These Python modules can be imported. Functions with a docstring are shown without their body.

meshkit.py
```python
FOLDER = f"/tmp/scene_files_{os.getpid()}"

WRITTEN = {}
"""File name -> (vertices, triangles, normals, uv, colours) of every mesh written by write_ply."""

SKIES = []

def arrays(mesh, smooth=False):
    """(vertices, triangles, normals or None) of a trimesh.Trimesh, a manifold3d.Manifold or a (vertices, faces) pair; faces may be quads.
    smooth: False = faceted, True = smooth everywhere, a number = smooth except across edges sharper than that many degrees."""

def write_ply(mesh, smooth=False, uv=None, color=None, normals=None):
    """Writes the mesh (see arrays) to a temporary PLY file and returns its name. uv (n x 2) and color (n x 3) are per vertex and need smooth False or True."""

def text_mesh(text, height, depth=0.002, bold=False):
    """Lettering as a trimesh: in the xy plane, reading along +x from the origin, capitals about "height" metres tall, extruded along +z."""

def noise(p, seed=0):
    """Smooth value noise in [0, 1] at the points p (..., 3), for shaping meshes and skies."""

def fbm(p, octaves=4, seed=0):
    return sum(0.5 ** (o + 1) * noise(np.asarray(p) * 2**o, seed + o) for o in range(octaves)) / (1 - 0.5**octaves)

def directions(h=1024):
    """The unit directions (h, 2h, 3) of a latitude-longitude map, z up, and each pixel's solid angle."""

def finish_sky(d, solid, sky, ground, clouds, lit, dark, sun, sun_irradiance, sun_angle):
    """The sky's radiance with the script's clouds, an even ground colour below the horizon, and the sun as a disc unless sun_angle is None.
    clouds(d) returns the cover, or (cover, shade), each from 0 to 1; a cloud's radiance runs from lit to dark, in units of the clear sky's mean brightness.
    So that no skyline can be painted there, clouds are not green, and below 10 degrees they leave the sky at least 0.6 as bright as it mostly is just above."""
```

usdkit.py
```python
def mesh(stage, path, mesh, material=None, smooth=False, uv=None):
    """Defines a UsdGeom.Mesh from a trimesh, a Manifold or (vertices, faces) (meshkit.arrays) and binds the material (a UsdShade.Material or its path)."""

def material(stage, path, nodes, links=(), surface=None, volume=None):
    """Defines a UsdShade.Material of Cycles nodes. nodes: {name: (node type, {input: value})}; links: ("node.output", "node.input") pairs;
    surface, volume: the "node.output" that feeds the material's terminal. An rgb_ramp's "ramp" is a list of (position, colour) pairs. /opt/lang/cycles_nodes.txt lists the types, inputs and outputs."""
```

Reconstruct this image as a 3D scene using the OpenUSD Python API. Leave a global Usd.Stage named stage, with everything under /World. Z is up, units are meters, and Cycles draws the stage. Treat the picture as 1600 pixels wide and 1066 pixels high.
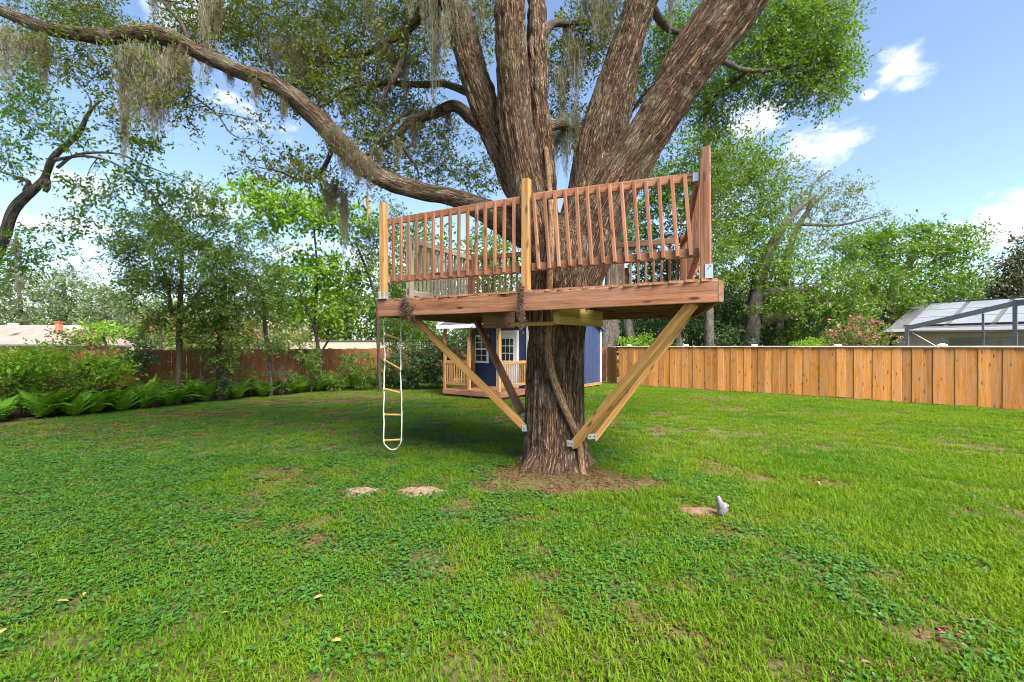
import math, numpy as np
import usdkit, meshkit
from meshkit import noise, fbm
from pxr import Usd, UsdGeom, UsdLux, UsdShade, Gf, Sdf, Vt

stage = Usd.Stage.CreateInMemory()
UsdGeom.SetStageUpAxis(stage, 'Z')
UsdGeom.SetStageMetersPerUnit(stage, 1.0)
UsdGeom.Xform.Define(stage, '/World')
UsdGeom.Scope.Define(stage, '/World/Looks')

# ---------------------------------------------------------------- camera, sky, sun, exposure
F, CX, HY, EYE = 711.0, 800.0, 541.0, 1.6
cam = UsdGeom.Camera.Define(stage, '/World/camera')
cam.CreateHorizontalApertureAttr(36.0)
cam.CreateVerticalApertureAttr(36.0 * 1066 / 1600)
cam.CreateFocalLengthAttr(36.0 * F / 1600)
cam.CreateVerticalApertureOffsetAttr(36.0 * (HY - 533.0) / 1600)
cam.AddTranslateOp().Set(Gf.Vec3d(0, 0, EYE))
cam.AddRotateXOp().Set(90.0)
EXPOSURE = 2.08
cam.CreateExposureAttr(EXPOSURE)

SUN = np.array([0.56, -0.86, 1.30]); SUN /= np.linalg.norm(SUN)
ELEV, ROT = math.asin(SUN[2]), math.atan2(SUN[0], SUN[1])
SUN_I, SUN_ANGLE, SKY_S = 1.2, 34.0, 0.07
sun = UsdLux.DistantLight.Define(stage, '/World/sun')
sun.CreateNormalizeAttr(True); sun.CreateIntensityAttr(SUN_I); sun.CreateAngleAttr(SUN_ANGLE)
sun.CreateColorAttr(Gf.Vec3f(1.0, 0.955, 0.87))
q = Gf.Rotation(Gf.Vec3d(0, 0, 1), Gf.Vec3d(*SUN))
sun.AddOrientOp().Set(Gf.Quatf(q.GetQuat()))


def P(px, py, d):
    """A pixel of the photograph at depth d as a point of the scene."""
    return np.array([(px - CX) / F * d, d, EYE - (py - HY) / F * d])


def sky_material():
    n, l = {}, []
    n['tc'] = ('texture_coordinate', {})
    n['sky'] = ('sky_texture', {'sky_type': 'single_scattering', 'sun_disc': False, 'sun_elevation': ELEV, 'sun_rotation': ROT, 'air_density': 1.0, 'aerosol_density': 1.0, 'ozone_density': 1.5})
    n['map'] = ('mapping', {'scale': (1.0, 1.0, 1.9), 'location': (3.3, 1.7, 0.4)})
    n['n1'] = ('noise_texture', {'scale': 15.0, 'detail': 9.0, 'roughness': 0.58, 'distortion': 0.25})
    n['n2'] = ('noise_texture', {'scale': 2.3, 'detail': 4.0, 'roughness': 0.5})
    n['n3'] = ('noise_texture', {'scale': 5.0, 'detail': 5.0, 'roughness': 0.5})
    l += [('tc.generated', 'map.vector'), ('map.vector', 'n1.vector'), ('map.vector', 'n2.vector'), ('map.vector', 'n3.vector')]
    last = None
    # clouds: px, py, half width, half height, weight
    C = [(1400, 105, 34, 26, .92), (1425, 125, 26, 18, .88), (1357, 148, 12, 9, .85), (1270, 235, 48, 28, .92), (1315, 222, 40, 26, .9), (1165, 195, 46, 26, .9), (360, 155, 28, 16, .82), (385, 165, 22, 13, .8), (285, 15, 50, 30, .85),
         (1520, 368, 120, 24, .95), (1590, 335, 50, 30, 1.0), (120, 285, 80, 26, .72), (60, 350, 120, 24, .66), (330, 320, 90, 26, .7), (660, 420, 200, 50, .85), (1110, 330, 120, 60, .65), (40, 455, 140, 24, .5), (1290, 110, 30, 26, .75)]
    for i, (px, py, w, h, k) in enumerate(C):
        c = np.array([(px - CX) / F, 1.0, (HY - py) / F]); m = np.linalg.norm(c); c /= m
        t1 = np.array([c[1], -c[0], 0.0]); t1 /= np.linalg.norm(t1); t2 = np.cross(t1, c)
        n[f's{i}'] = ('vector_math', {'math_type': 'subtract', 'vector2': tuple(c)})
        n[f'm{i}'] = ('combine_xyz', {})
        for ax_, tv, k_ in (('x', t1, F * m / w), ('y', t2, F * m / h), ('z', c, 4.0)):
            n[f'd{ax_}{i}'] = ('vector_math', {'math_type': 'dot_product', 'vector2': tuple(tv * k_)})
            l += [(f's{i}.vector', f'd{ax_}{i}.vector1'), (f'd{ax_}{i}.value', f'm{i}.{ax_}')]
        n[f'e{i}'] = ('vector_math', {'math_type': 'length'})
        n[f'r{i}'] = ('map_range', {'from_min': 0.0, 'from_max': 2.0, 'to_min': k, 'to_max': 0.0, 'clamp': True})
        l += [('tc.generated', f's{i}.vector1'), (f'm{i}.vector', f'e{i}.vector1'), (f'e{i}.value', f'r{i}.value')]
        if last:
            n[f'x{i}'] = ('math', {'math_type': 'maximum'})
            l += [(last, f'x{i}.value1'), (f'r{i}.result', f'x{i}.value2')]
            last = f'x{i}.value'
        else:
            last = f'r{i}.result'
    n['low'] = ('map_range', {'from_min': 0.56, 'from_max': 0.8, 'to_min': 0.0, 'to_max': 0.75, 'clamp': True})
    n['top'] = ('math', {'math_type': 'maximum'})
    n['nz'] = ('math', {'math_type': 'multiply_add', 'value2': 1.7, 'value3': -0.85})
    n['sum'] = ('math', {'math_type': 'add'})
    n['cov'] = ('map_range', {'range_type': 'smoothstep', 'from_min': 0.34, 'from_max': 0.86, 'to_min': 0.0, 'to_max': 0.95, 'clamp': True})
    l += [('n2.fac', 'low.value'), (last, 'top.value1'), ('low.result', 'top.value2'), ('n1.fac', 'nz.value1'), ('top.value', 'sum.value1'), ('nz.value', 'sum.value2'), ('sum.value', 'cov.value')]
    n['ccol'] = ('rgb_ramp', {'ramp': [(0.3, CLOUD_DARK), (0.62, CLOUD_LIT)]})
    n['mix'] = ('mix', {})
    n['bg'] = ('background_shader', {'strength': SKY_S})
    l += [('n3.fac', 'ccol.fac'), ('cov.result', 'mix.fac'), ('sky.color', 'mix.color1'), ('ccol.color', 'mix.color2'), ('mix.color', 'bg.color')]
    return usdkit.material(stage, '/World/Looks/sky', n, l, surface='bg.background')


CLOUD_DARK, CLOUD_LIT = (3.9, 4.2, 4.9), (5.3, 5.4, 5.5)
dome = UsdLux.DomeLight.Define(stage, '/World/sky')
dome.CreateIntensityAttr(1.0)
dome.GetPrim().SetCustomDataByKey('kind', 'structure')
UsdShade.MaterialBindingAPI.Apply(dome.GetPrim()).Bind(sky_material())

# ---------------------------------------------------------------- helpers
USED = {}
LOC = {}


def numbered(parent, name):
    k = USED.get((parent, name), 0)
    USED[(parent, name)] = k + 1
    return f'{parent}/{name}' + (f'_{k:03d}' if k else '')


def say(prim, **kw):
    for k, v in kw.items():
        if v:
            prim.SetCustomDataByKey({'cat': 'category'}.get(k, k), v)


def put(path, mesh, mat, smooth=False, loc=None):
    v, f = np.asarray(mesh[0], float), np.asarray(mesh[1], int)
    g = mesh[2] if len(mesh) > 2 else None
    if f.ndim == 2 and f.shape[1] == 4:
        f = np.vstack([f[:, [0, 1, 2]], f[:, [0, 2, 3]]])
    if loc is not None:
        v = v - np.asarray(loc)
    m = UsdGeom.Mesh.Define(stage, path)
    m.CreatePointsAttr(Vt.Vec3fArray.FromNumpy(v.astype(np.float32)))
    m.CreateFaceVertexCountsAttr(Vt.IntArray.FromNumpy(np.full(len(f), 3, np.int32)))
    m.CreateFaceVertexIndicesAttr(Vt.IntArray.FromNumpy(np.ascontiguousarray(f.astype(np.int32).ravel())))
    m.CreateSubdivisionSchemeAttr('none')
    if smooth:
        n = np.zeros_like(v); fn = np.cross(v[f[:, 1]] - v[f[:, 0]], v[f[:, 2]] - v[f[:, 0]])
        for k in range(3):
            np.add.at(n, f[:, k], fn)
        n /= np.maximum(np.linalg.norm(n, axis=1, keepdims=True), 1e-12)
        m.CreateNormalsAttr(Vt.Vec3fArray.FromNumpy(n.astype(np.float32)))
        m.SetNormalsInterpolation('vertex')
    if g is not None:
        UsdGeom.PrimvarsAPI(m).CreatePrimvar('grain', Sdf.ValueTypeNames.Float3Array, 'vertex').Set(Vt.Vec3fArray.FromNumpy(np.asarray(g, np.float32)))
    UsdShade.MaterialBindingAPI.Apply(m.GetPrim()).Bind(mat)
    return m


def thing(name, label, cat, loc=(0, 0, 0), group=None, kind=None):
    path = numbered('/World', name)
    x = UsdGeom.Xform.Define(stage, path)
    x.AddTranslateOp().Set(Gf.Vec3d(*map(float, loc)))
    LOC[path] = np.array(loc, float)
    say(x.GetPrim(), label=label, cat=cat, group=group, kind=kind)
    return path


def part(parent, name, mesh, mat, smooth=False, label=None, kind=None):
    path = numbered(parent, name)
    LOC[path] = LOC[parent]
    parent_is_mesh = stage.GetPrimAtPath(parent).IsA(UsdGeom.Mesh)
    m = put(path, mesh, mat, smooth, LOC[parent])
    say(m.GetPrim(), label=label, kind=kind)
    return path


def holder(parent, name, label=None):
    path = numbered(parent, name)
    LOC[path] = LOC[parent]
    x = UsdGeom.Xform.Define(stage, path)
    say(x.GetPrim(), label=label)
    return path


def single(name, label, cat, mesh, mat, loc=None, smooth=False, group=None, kind=None):
    path = numbered('/World', name)
    m = put(path, mesh, mat, smooth, loc)
    if loc is not None:
        m.AddTranslateOp().Set(Gf.Vec3d(*map(float, loc)))
    say(m.GetPrim(), label=label, cat=cat, group=group, kind=kind)
    return path


class MB:
    def __init__(s):
        s.v, s.f, s.g, s.n = [], [], [], 0

    def add(s, m):
        v, f = np.asarray(m[0], float), np.asarray(m[1], int)
        if f.shape[1] == 4:
            f = np.vstack([f[:, [0, 1, 2]], f[:, [0, 2, 3]]])
        s.v.append(v); s.f.append(f + s.n); s.n += len(v)
        s.g.append(np.asarray(m[2]) if len(m) > 2 and m[2] is not None else v * 1.0)
        return s

    def mesh(s):
        return np.vstack(s.v), np.vstack(s.f), np.vstack(s.g)


RG = np.random.default_rng(7)


def unit(a):
    a = np.asarray(a, float)
    return a / max(np.linalg.norm(a), 1e-12)


def beam(a, b, w, h, up=(0, 0, 1), c=0.004, segs=1, bow=0.0):
    """A chamfered timber from a to b; w across, h along up. Grain coordinates run along it."""
    a, b = np.asarray(a, float), np.asarray(b, float)
    L = np.linalg.norm(b - a); t = (b - a) / L
    up = np.asarray(up, float)
    s = np.cross(t, up); s /= np.linalg.norm(s)
    u = np.cross(s, t)
    c = min(c, w * .3, h * .3)
    x, y = w / 2, h / 2
    ring = np.array([(x - c, -y), (x, -y + c), (x, y - c), (x - c, y), (-x + c, y), (-x, y - c), (-x, -y + c), (-x + c, -y)])
    vs, gs, off = [], [], RG.uniform(-50, 50, 3)
    for k in range(segs + 1):
        q = k / segs
        o = a + t * L * q + u * bow * 4 * q * (1 - q)
        vs.append(o + ring[:, :1] * s + ring[:, 1:] * u)
        gs.append(np.column_stack([np.full(8, L * q), ring]) + off)
    f = []
    for k in range(segs):
        for i in range(8):
            j = (i + 1) % 8
            f += [(k * 8 + i, k * 8 + j, k * 8 + 8 + j), (k * 8 + i, k * 8 + 8 + j, k * 8 + 8 + i)]
    e = segs * 8
    for i in range(1, 7):
        f += [(0, i + 1, i), (e, e + i, e + i + 1)]
    v = np.vstack(vs); f = np.array(f)
    if np.dot(np.cross(v[f[0, 1]] - v[f[0, 0]], v[f[0, 2]] - v[f[0, 0]]), v[f[0]].mean(0) - (a + t * L * .5)) < 0 and segs == 1:
        f = f[:, ::-1]
    return v, f, np.vstack(gs)


def frames(p):
    t = np.gradient(p, axis=0); t /= np.linalg.norm(t, axis=1, keepdims=True) + 1e-12
    a = np.cross(t[0], [0, 0, 1.0] if abs(t[0, 2]) < .9 else [0, 1.0, 0]); a /= np.linalg.norm(a)
    A = []
    for k in range(len(p)):
        a = a - t[k] * np.dot(a, t[k]); a /= np.linalg.norm(a) + 1e-12
        A.append(a)
    A = np.array(A)
    return t, A, np.cross(t, A)


def catmull(p, n):
    """n points along a smooth curve through the rows of p (any number of columns)."""
    p = np.asarray(p, float)
    q = np.vstack([2 * p[0] - p[1], p, 2 * p[-1] - p[-2]])
    u = np.linspace(0, len(p) - 1 - 1e-9, n); i = u.astype(int); t = (u - i)[:, None]
    a, b, c, d = q[i], q[i + 1], q[i + 2], q[i + 3]
    return .5 * (2 * b + (c - a) * t + (2 * a - 5 * b + 4 * c - d) * t * t + (3 * b - a - 3 * c + d) * t ** 3)


def tube(p, r, sides=6, rough=0.0, seed=0, cap=True, gs=1.0):
    p = np.asarray(p, float); r = np.broadcast_to(np.asarray(r, float), (len(p),))
    t, A, B = frames(p)
    s = np.concatenate([[0], np.cumsum(np.linalg.norm(np.diff(p, axis=0), axis=1))])
    ang = np.arange(sides) * 2 * np.pi / sides
    cs, sn = np.cos(ang), np.sin(ang)
    R = np.repeat(r[:, None], sides, 1)
    g = np.stack([np.repeat(s[:, None], sides, 1), R * cs, R * sn], -1)
    if rough:
        nn = noise(np.stack([g[..., 0] * 4, g[..., 1] * 22, g[..., 2] * 22], -1), seed) - .5
        n2 = noise(np.stack([g[..., 0] * 2.2, g[..., 1] * 6, g[..., 2] * 6], -1) + 9, seed) - .5
        R = R * (1 + rough * nn + rough * 1.1 * n2)
    v = p[:, None] + R[..., None] * (cs[None, :, None] * A[:, None] + sn[None, :, None] * B[:, None])
    n = len(p)
    i, j = np.meshgrid(np.arange(n - 1), np.arange(sides), indexing='ij')
    qd = np.stack([i * sides + j, i * sides + (j + 1) % sides, (i + 1) * sides + (j + 1) % sides, (i + 1) * sides + j], -1).reshape(-1, 4)
    f = np.vstack([qd[:, [0, 1, 2]], qd[:, [0, 2, 3]]])
    v = v.reshape(-1, 3); g = g.reshape(-1, 3)
    if cap:
        for e, o in ((0, 1), ((n - 1) * sides, 0)):
            k = np.arange(1, sides - 1)
            tri = np.stack([np.full(sides - 2, e), e + k, e + k + 1], 1)
            f = np.vstack([f, tri[:, ::-1] if o else tri])
    return v, f, g * gs + seed * .37


def boxm(c, size, rot=0.0):
    c = np.asarray(c, float); x, y, z = np.asarray(size, float) / 2
    d = np.array([math.cos(rot), math.sin(rot), 0])
    return beam(c - d * x, c + d * x, 2 * y, 2 * z, c=min(.004, y * .3, z * .3))


# ---------------------------------------------------------------- materials
def mat(name, n, l, surface, volume=None):
    return usdkit.material(stage, '/World/Looks/' + name, n, l, surface=surface)


def wood(name, dark, mid, light, rough=.75, knots=True, bump=.35, weather=0.0, vary=(.78, 1.18)):
    n = {'at': ('attribute', {'attribute': 'grain'}),
         'm1': ('mapping', {'scale': (1.1, 22, 22)}), 'n1': ('noise_texture', {'scale': 1.0, 'detail': 4.0, 'roughness': .6, 'distortion': .6}),
         'm2': ('mapping', {'scale': (7, 210, 210)}), 'n2': ('noise_texture', {'scale': 1.0, 'detail': 2.0}),
         'm4': ('mapping', {'scale': (1.6, 5, 5)}), 'n4': ('noise_texture', {'scale': 1.0, 'detail': 3.0}),
         'r1': ('rgb_ramp', {'ramp': [(.28, dark), (.5, mid), (.74, light)]}),
         'fin': ('map_range', {'from_min': .3, 'from_max': .75, 'to_min': .72, 'to_max': 1.12}),
         'mul': ('mix', {'mix_type': 'multiply', 'fac': 1.0}),
         'oi': ('object_info', {}), 'ov': ('map_range', {'from_min': 0.0, 'from_max': 1.0, 'to_min': vary[0], 'to_max': vary[1]}),
         'hs': ('hsv', {}),
         'wr': ('rgb_ramp', {'ramp': [(.42, (0, 0, 0)), (.68, (1, 1, 1))]}), 'wm': ('math', {'math_type': 'multiply', 'value2': weather}),
         'wmix': ('mix', {'color2': (.27, .235, .2)}),
         'bp': ('bump', {'strength': bump, 'distance': .006}),
         'p': ('principled_bsdf', {'roughness': rough, 'specular_ior_level': .3})}
    l = [('at.vector', 'm1.vector'), ('m1.vector', 'n1.vector'), ('at.vector', 'm2.vector'), ('m2.vector', 'n2.vector'), ('at.vector', 'm4.vector'), ('m4.vector', 'n4.vector'),
         ('n1.fac', 'r1.fac'), ('n2.fac', 'fin.value'), ('r1.color', 'mul.color1'), ('fin.result', 'mul.color2'), ('oi.random', 'ov.value'), ('ov.result', 'hs.value'),
         ('n4.fac', 'wr.fac'), ('wr.color', 'wm.value1'), ('wm.value', 'wmix.fac'),
         ('n2.fac', 'bp.height'), ('bp.normal', 'p.normal')]
    src = 'mul.color'
    if knots:
        n |= {'m3': ('mapping', {'scale': (2.6, 9, 9)}), 'vo': ('voronoi_texture', {'scale': 1.0}), 'kr': ('rgb_ramp', {'ramp': [(.10, (1, 1, 1)), (.19, (0, 0, 0))]}),
              'km': ('mix', {'color2': tuple(x * .35 for x in dark)})}
        l += [('at.vector', 'm3.vector'), ('m3.vector', 'vo.vector'), ('vo.distance', 'kr.fac'), ('kr.color', 'km.fac'), (src, 'km.color1')]
        src = 'km.color'
    l += [(src, 'wmix.color1'), ('wmix.color', 'hs.color'), ('hs.color', 'p.base_color')]
    return mat(name, n, l, 'p.BSDF')


def bark(name, dark, mid, light, lichen=None, sc=1.0, bump=.9, green=0.0, plates=.6):
    n = {'at': ('attribute', {'attribute': 'grain'}),
         'm1': ('mapping', {'scale': (2.3 * sc, 33 * sc, 33 * sc)}), 'n1': ('noise_texture', {'scale': 1.0, 'detail': 4.0, 'roughness': .55, 'distortion': .7}),
         'm2': ('mapping', {'scale': (70 * sc, 130 * sc, 130 * sc)}), 'n2': ('noise_texture', {'scale': 1.0, 'detail': 3.0}),
         'r1': ('rgb_ramp', {'ramp': [(.26, mid), (.38, light), (.455, mid), (.49, dark), (.52, dark), (.56, mid), (.64, light), (.74, mid)]}),
         'rh': ('rgb_ramp', {'ramp': [(.40, (1, 1, 1)), (.49, (0, 0, 0)), (.52, (0, 0, 0)), (.60, (1, 1, 1))]}),
         'm3': ('mapping', {'scale': (2.2, 4, 4)}), 'n3': ('noise_texture', {'scale': 1.0, 'detail': 5.0, 'roughness': .65}),
         'r3': ('rgb_ramp', {'ramp': [(.5, (0, 0, 0)), (.68, (1, 1, 1))]}),
         'mx': ('mix', {'color2': lichen or mid}), 'fm': ('math', {'math_type': 'multiply', 'value2': .75 if lichen else 0.0}),
         'm5': ('mapping', {'scale': (1.4, 3, 3), 'location': (5, 3, 8)}), 'n5': ('noise_texture', {'scale': 1.0, 'detail': 4.0, 'roughness': .6}),
         'r5': ('rgb_ramp', {'ramp': [(.52, (0, 0, 0)), (.66, (1, 1, 1))]}), 'gm': ('math', {'math_type': 'multiply', 'value2': green}), 'gx': ('mix', {'color2': (.10, .105, .03)}),
         'fv': ('map_range', {'from_min': .3, 'from_max': .7, 'to_min': .7, 'to_max': 1.25}), 'mu': ('mix', {'mix_type': 'multiply', 'fac': 1.0}),
         'mv': ('mapping', {'scale': (7.5 * sc, 34 * sc, 34 * sc)}), 'nv': ('noise_texture', {'scale': .55, 'detail': 3.0}), 'sv': ('vector_math', {'math_type': 'multiply_add', 'vector2': (1.6, 1.6, 1.6)}),
         'vo': ('voronoi_texture', {'feature': 'distance_to_edge', 'scale': 1.0}), 'rv': ('rgb_ramp', {'ramp': [(.0, (.16, .15, .14)), (.06, (.34, .33, .32)), (.16, (.95, .95, .95)), (.5, (1.2, 1.2, 1.2))]}),
         'vx': ('mix', {'mix_type': 'multiply', 'fac': plates}), 'hv': ('math', {'math_type': 'minimum', 'value2': .22}), 'hm': ('math', {'math_type': 'multiply_add', 'value2': 4.0 * plates}),
         'hh': ('math', {'math_type': 'multiply_add', 'value2': .35}),
         'bp': ('bump', {'strength': bump, 'distance': .025}), 'p': ('principled_bsdf', {'roughness': .9, 'specular_ior_level': .2})}
    l = [('at.vector', 'm1.vector'), ('m1.vector', 'n1.vector'), ('at.vector', 'm2.vector'), ('m2.vector', 'n2.vector'), ('at.vector', 'm3.vector'), ('m3.vector', 'n3.vector'), ('at.vector', 'm5.vector'), ('m5.vector', 'n5.vector'),
         ('n1.fac', 'r1.fac'), ('n3.fac', 'r3.fac'), ('r3.color', 'fm.value1'), ('fm.value', 'mx.fac'), ('r1.color', 'mx.color1'),
         ('n5.fac', 'r5.fac'), ('r5.color', 'gm.value1'), ('gm.value', 'gx.fac'), ('mx.color', 'gx.color1'),
         ('at.vector', 'mv.vector'), ('mv.vector', 'nv.vector'), ('nv.color', 'sv.vector1'), ('mv.vector', 'sv.vector3'), ('sv.vector', 'vo.vector'), ('vo.distance', 'rv.fac'), ('gx.color', 'vx.color1'), ('rv.color', 'vx.color2'), ('vo.distance', 'hv.value1'), ('hv.value', 'hm.value1'), ('rh.color', 'hm.value3'),
         ('n2.fac', 'fv.value'), ('vx.color', 'mu.color1'), ('fv.result', 'mu.color2'), ('mu.color', 'p.base_color'),
         ('n2.fac', 'hh.value1'), ('n1.fac', 'rh.fac'), ('hm.value', 'hh.value3'), ('hh.value', 'bp.height'), ('bp.normal', 'p.normal')]
    return mat(name, n, l, 'p.BSDF')


def leafy(name, cols, trans=.35, rough=.5, spec=.35, wscale=None, wcols=None, tint=None):
    """Leaf colours vary from leaf to leaf; light shines through."""
    n = {'ge': ('geometry', {}), 'r': ('rgb_ramp', {'ramp': cols}), 'p': ('principled_bsdf', {'roughness': rough, 'specular_ior_level': spec}),
         'tl': ('translucent_bsdf', {}), 'hs': ('hsv', {'saturation': 1.1, 'value': 1.35, 'hue': .488}), 'mx': ('mix_closure', {'fac': trans})}
    l = [('ge.random_per_island', 'r.fac')]
    src = 'r.color'
    if wscale:
        n |= {'wn': ('noise_texture', {'scale': wscale, 'detail': 3.0, 'roughness': .6}), 'wr': ('rgb_ramp', {'ramp': wcols}), 'wx': ('mix', {'mix_type': 'multiply', 'fac': 1.0})}
        l += [('ge.position', 'wn.vector'), ('wn.fac', 'wr.fac'), (src, 'wx.color1'), ('wr.color', 'wx.color2')]
        src = 'wx.color'
    l += [(src, 'p.base_color'), (src, 'hs.color'), ('hs.color', 'tl.color'), ('p.BSDF', 'mx.closure1'), ('tl.BSDF', 'mx.closure2')]
    return mat(name, n, l, 'mx.closure')


def plain(name, col, rough=.6, metal=0.0, var=.15, scale=6.0, bump=0.0, spec=.4):
    n = {'ge': ('geometry', {}), 'n': ('noise_texture', {'scale': scale, 'detail': 4.0, 'roughness': .6}), 'r': ('rgb_ramp', {'ramp': [(.3, tuple(c * (1 - var) for c in col)), (.7, tuple(min(c * (1 + var), 1) for c in col))]}),
         'p': ('principled_bsdf', {'roughness': rough, 'metallic': metal, 'specular_ior_level': spec})}
    l = [('ge.position', 'n.vector'), ('n.fac', 'r.fac'), ('r.color', 'p.base_color')]
    if bump:
        n |= {'n2': ('noise_texture', {'scale': scale * 12, 'detail': 3.0}), 'bp': ('bump', {'strength': bump, 'distance': .01})}
        l += [('ge.position', 'n2.vector'), ('n2.fac', 'bp.height'), ('bp.normal', 'p.normal')]
    return mat(name, n, l, 'p.BSDF')


M = {}
M['deck'] = wood('weathered_deck_timber', (.14, .052, .023), (.272, .112, .055), (.39, .182, .098), weather=.2)
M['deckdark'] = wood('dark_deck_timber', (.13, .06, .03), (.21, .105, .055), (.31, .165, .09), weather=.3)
M['post'] = wood('golden_post_timber', (.30, .14, .045), (.425, .215, .072), (.54, .31, .125), weather=.12)
M['grey'] = wood('grey_weathered_timber', (.22, .175, .13), (.36, .30, .24), (.48, .42, .35), weather=.5)
M['brace'] = wood('yellow_brace_timber', (.32, .15, .042), (.45, .225, .064), (.56, .33, .115), weather=.0)
M['green'] = wood('algae_green_timber', (.2, .15, .04), (.38, .28, .08), (.5, .38, .15), weather=.1)
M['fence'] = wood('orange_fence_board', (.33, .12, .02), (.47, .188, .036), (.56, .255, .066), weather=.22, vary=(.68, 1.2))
M['fence2'] = wood('shade_darkened_fence_board', (.11, .040, .014), (.185, .070, .026), (.26, .105, .044), weather=.05)  # same fence wood; shade on these fences is put into the darker colour
M['cap'] = wood('bleached_cap_rail', (.5, .43, .36), (.62, .55, .48), (.72, .66, .6), knots=False)
M['bark'] = bark('oak_bark', (.042, .021, .012), (.148, .083, .050), (.255, .158, .102), lichen=(.25, .205, .15), green=.38)
M['limb'] = bark('limb_bark', (.035, .02, .013), (.14, .088, .058), (.245, .172, .118), lichen=(.30, .28, .21), sc=1.5, green=.3)
M['twig'] = bark('twig_bark', (.03, .02, .015), (.065, .048, .036), (.11, .085, .065), sc=2.0, bump=.3)
M['grey_bark'] = bark('grey_bark', (.05, .04, .032), (.13, .11, .09), (.21, .19, .16), lichen=(.27, .27, .23), sc=1.3)
M['vine'] = bark('vine_bark', (.12, .065, .03), (.24, .14, .075), (.34, .22, .13), sc=2.0, bump=.4)
M['galv'] = plain('galvanized_steel', (.50, .54, .58), rough=.38, metal=.75, var=.2, scale=30)
M['bolt'] = plain('dark_bolt_steel', (.06, .06, .065), rough=.4, metal=.7)
M['white'] = plain('white_paint', (.72, .72, .71), rough=.45, var=.04)
M['pvc'] = plain('white_plastic', (.82, .80, .80), rough=.4, var=.05)
M['rope'] = plain('white_rope', (.50, .48, .42), rough=.85, var=.12, scale=60, bump=.5)
M['rung'] = wood('yellow_rung_wood', (.30, .15, .035), (.42, .22, .06), (.52, .31, .11), knots=False)
M['navy'] = plain('navy_siding', (.022, .036, .085), rough=.42, var=.10, scale=3)
M['shingle'] = plain('dark_shingle', (.055, .06, .075), rough=.85, var=.3, scale=25, bump=.4)
M['black'] = plain('black_plastic', (.02, .02, .022), rough=.4)
M['stone'] = plain('grey_plastic', (.15, .145, .145), rough=.55, var=.22, scale=40)
M['bronze'] = plain('dark_grey_aluminium', (.10, .11, .125), rough=.4, metal=.2, var=.1)
M['stucco'] = plain('beige_stucco', (.30, .28, .21), rough=.9, var=.07, scale=2, bump=.3)
M['roofpink'] = plain('pinkish_shingle', (.175, .125, .107), rough=.9, var=.16, scale=1.2, bump=.4)
M['brick'] = plain('red_brick', (.34, .10, .06), rough=.85, var=.25, scale=8)
M['solar'] = plain('solar_mat', (.125, .14, .165), rough=.7, var=.12, scale=1.5)
M['roofgrey'] = plain('grey_shingle', (.07, .068, .07), rough=.9, var=.25, scale=6, bump=.4)
M['sand'] = plain('sandy_soil', (.215, .14, .096), rough=.95, var=.35, scale=14, bump=.8)
M['redsoil'] = plain('reddish_soil', (.155, .085, .055), rough=.95, var=.35, scale=16, bump=.8)
M['orange'] = plain('orange_cloth', (.62, .22, .03), rough=.8)
M['glass'] = mat('window_glass', {'t': ('transparent_bsdf', {}), 'g': ('glossy_bsdf', {'roughness': .02}), 'f': ('fresnel', {'IOR': 1.5}), 'm': ('mix_closure', {})},
                 [('f.fac', 'm.fac'), ('t.BSDF', 'm.closure1'), ('g.BSDF', 'm.closure2')], 'm.closure')
M['dry'] = plain('dry_moss', (.115, .075, .05), rough=.95, var=.4, scale=30)
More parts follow.
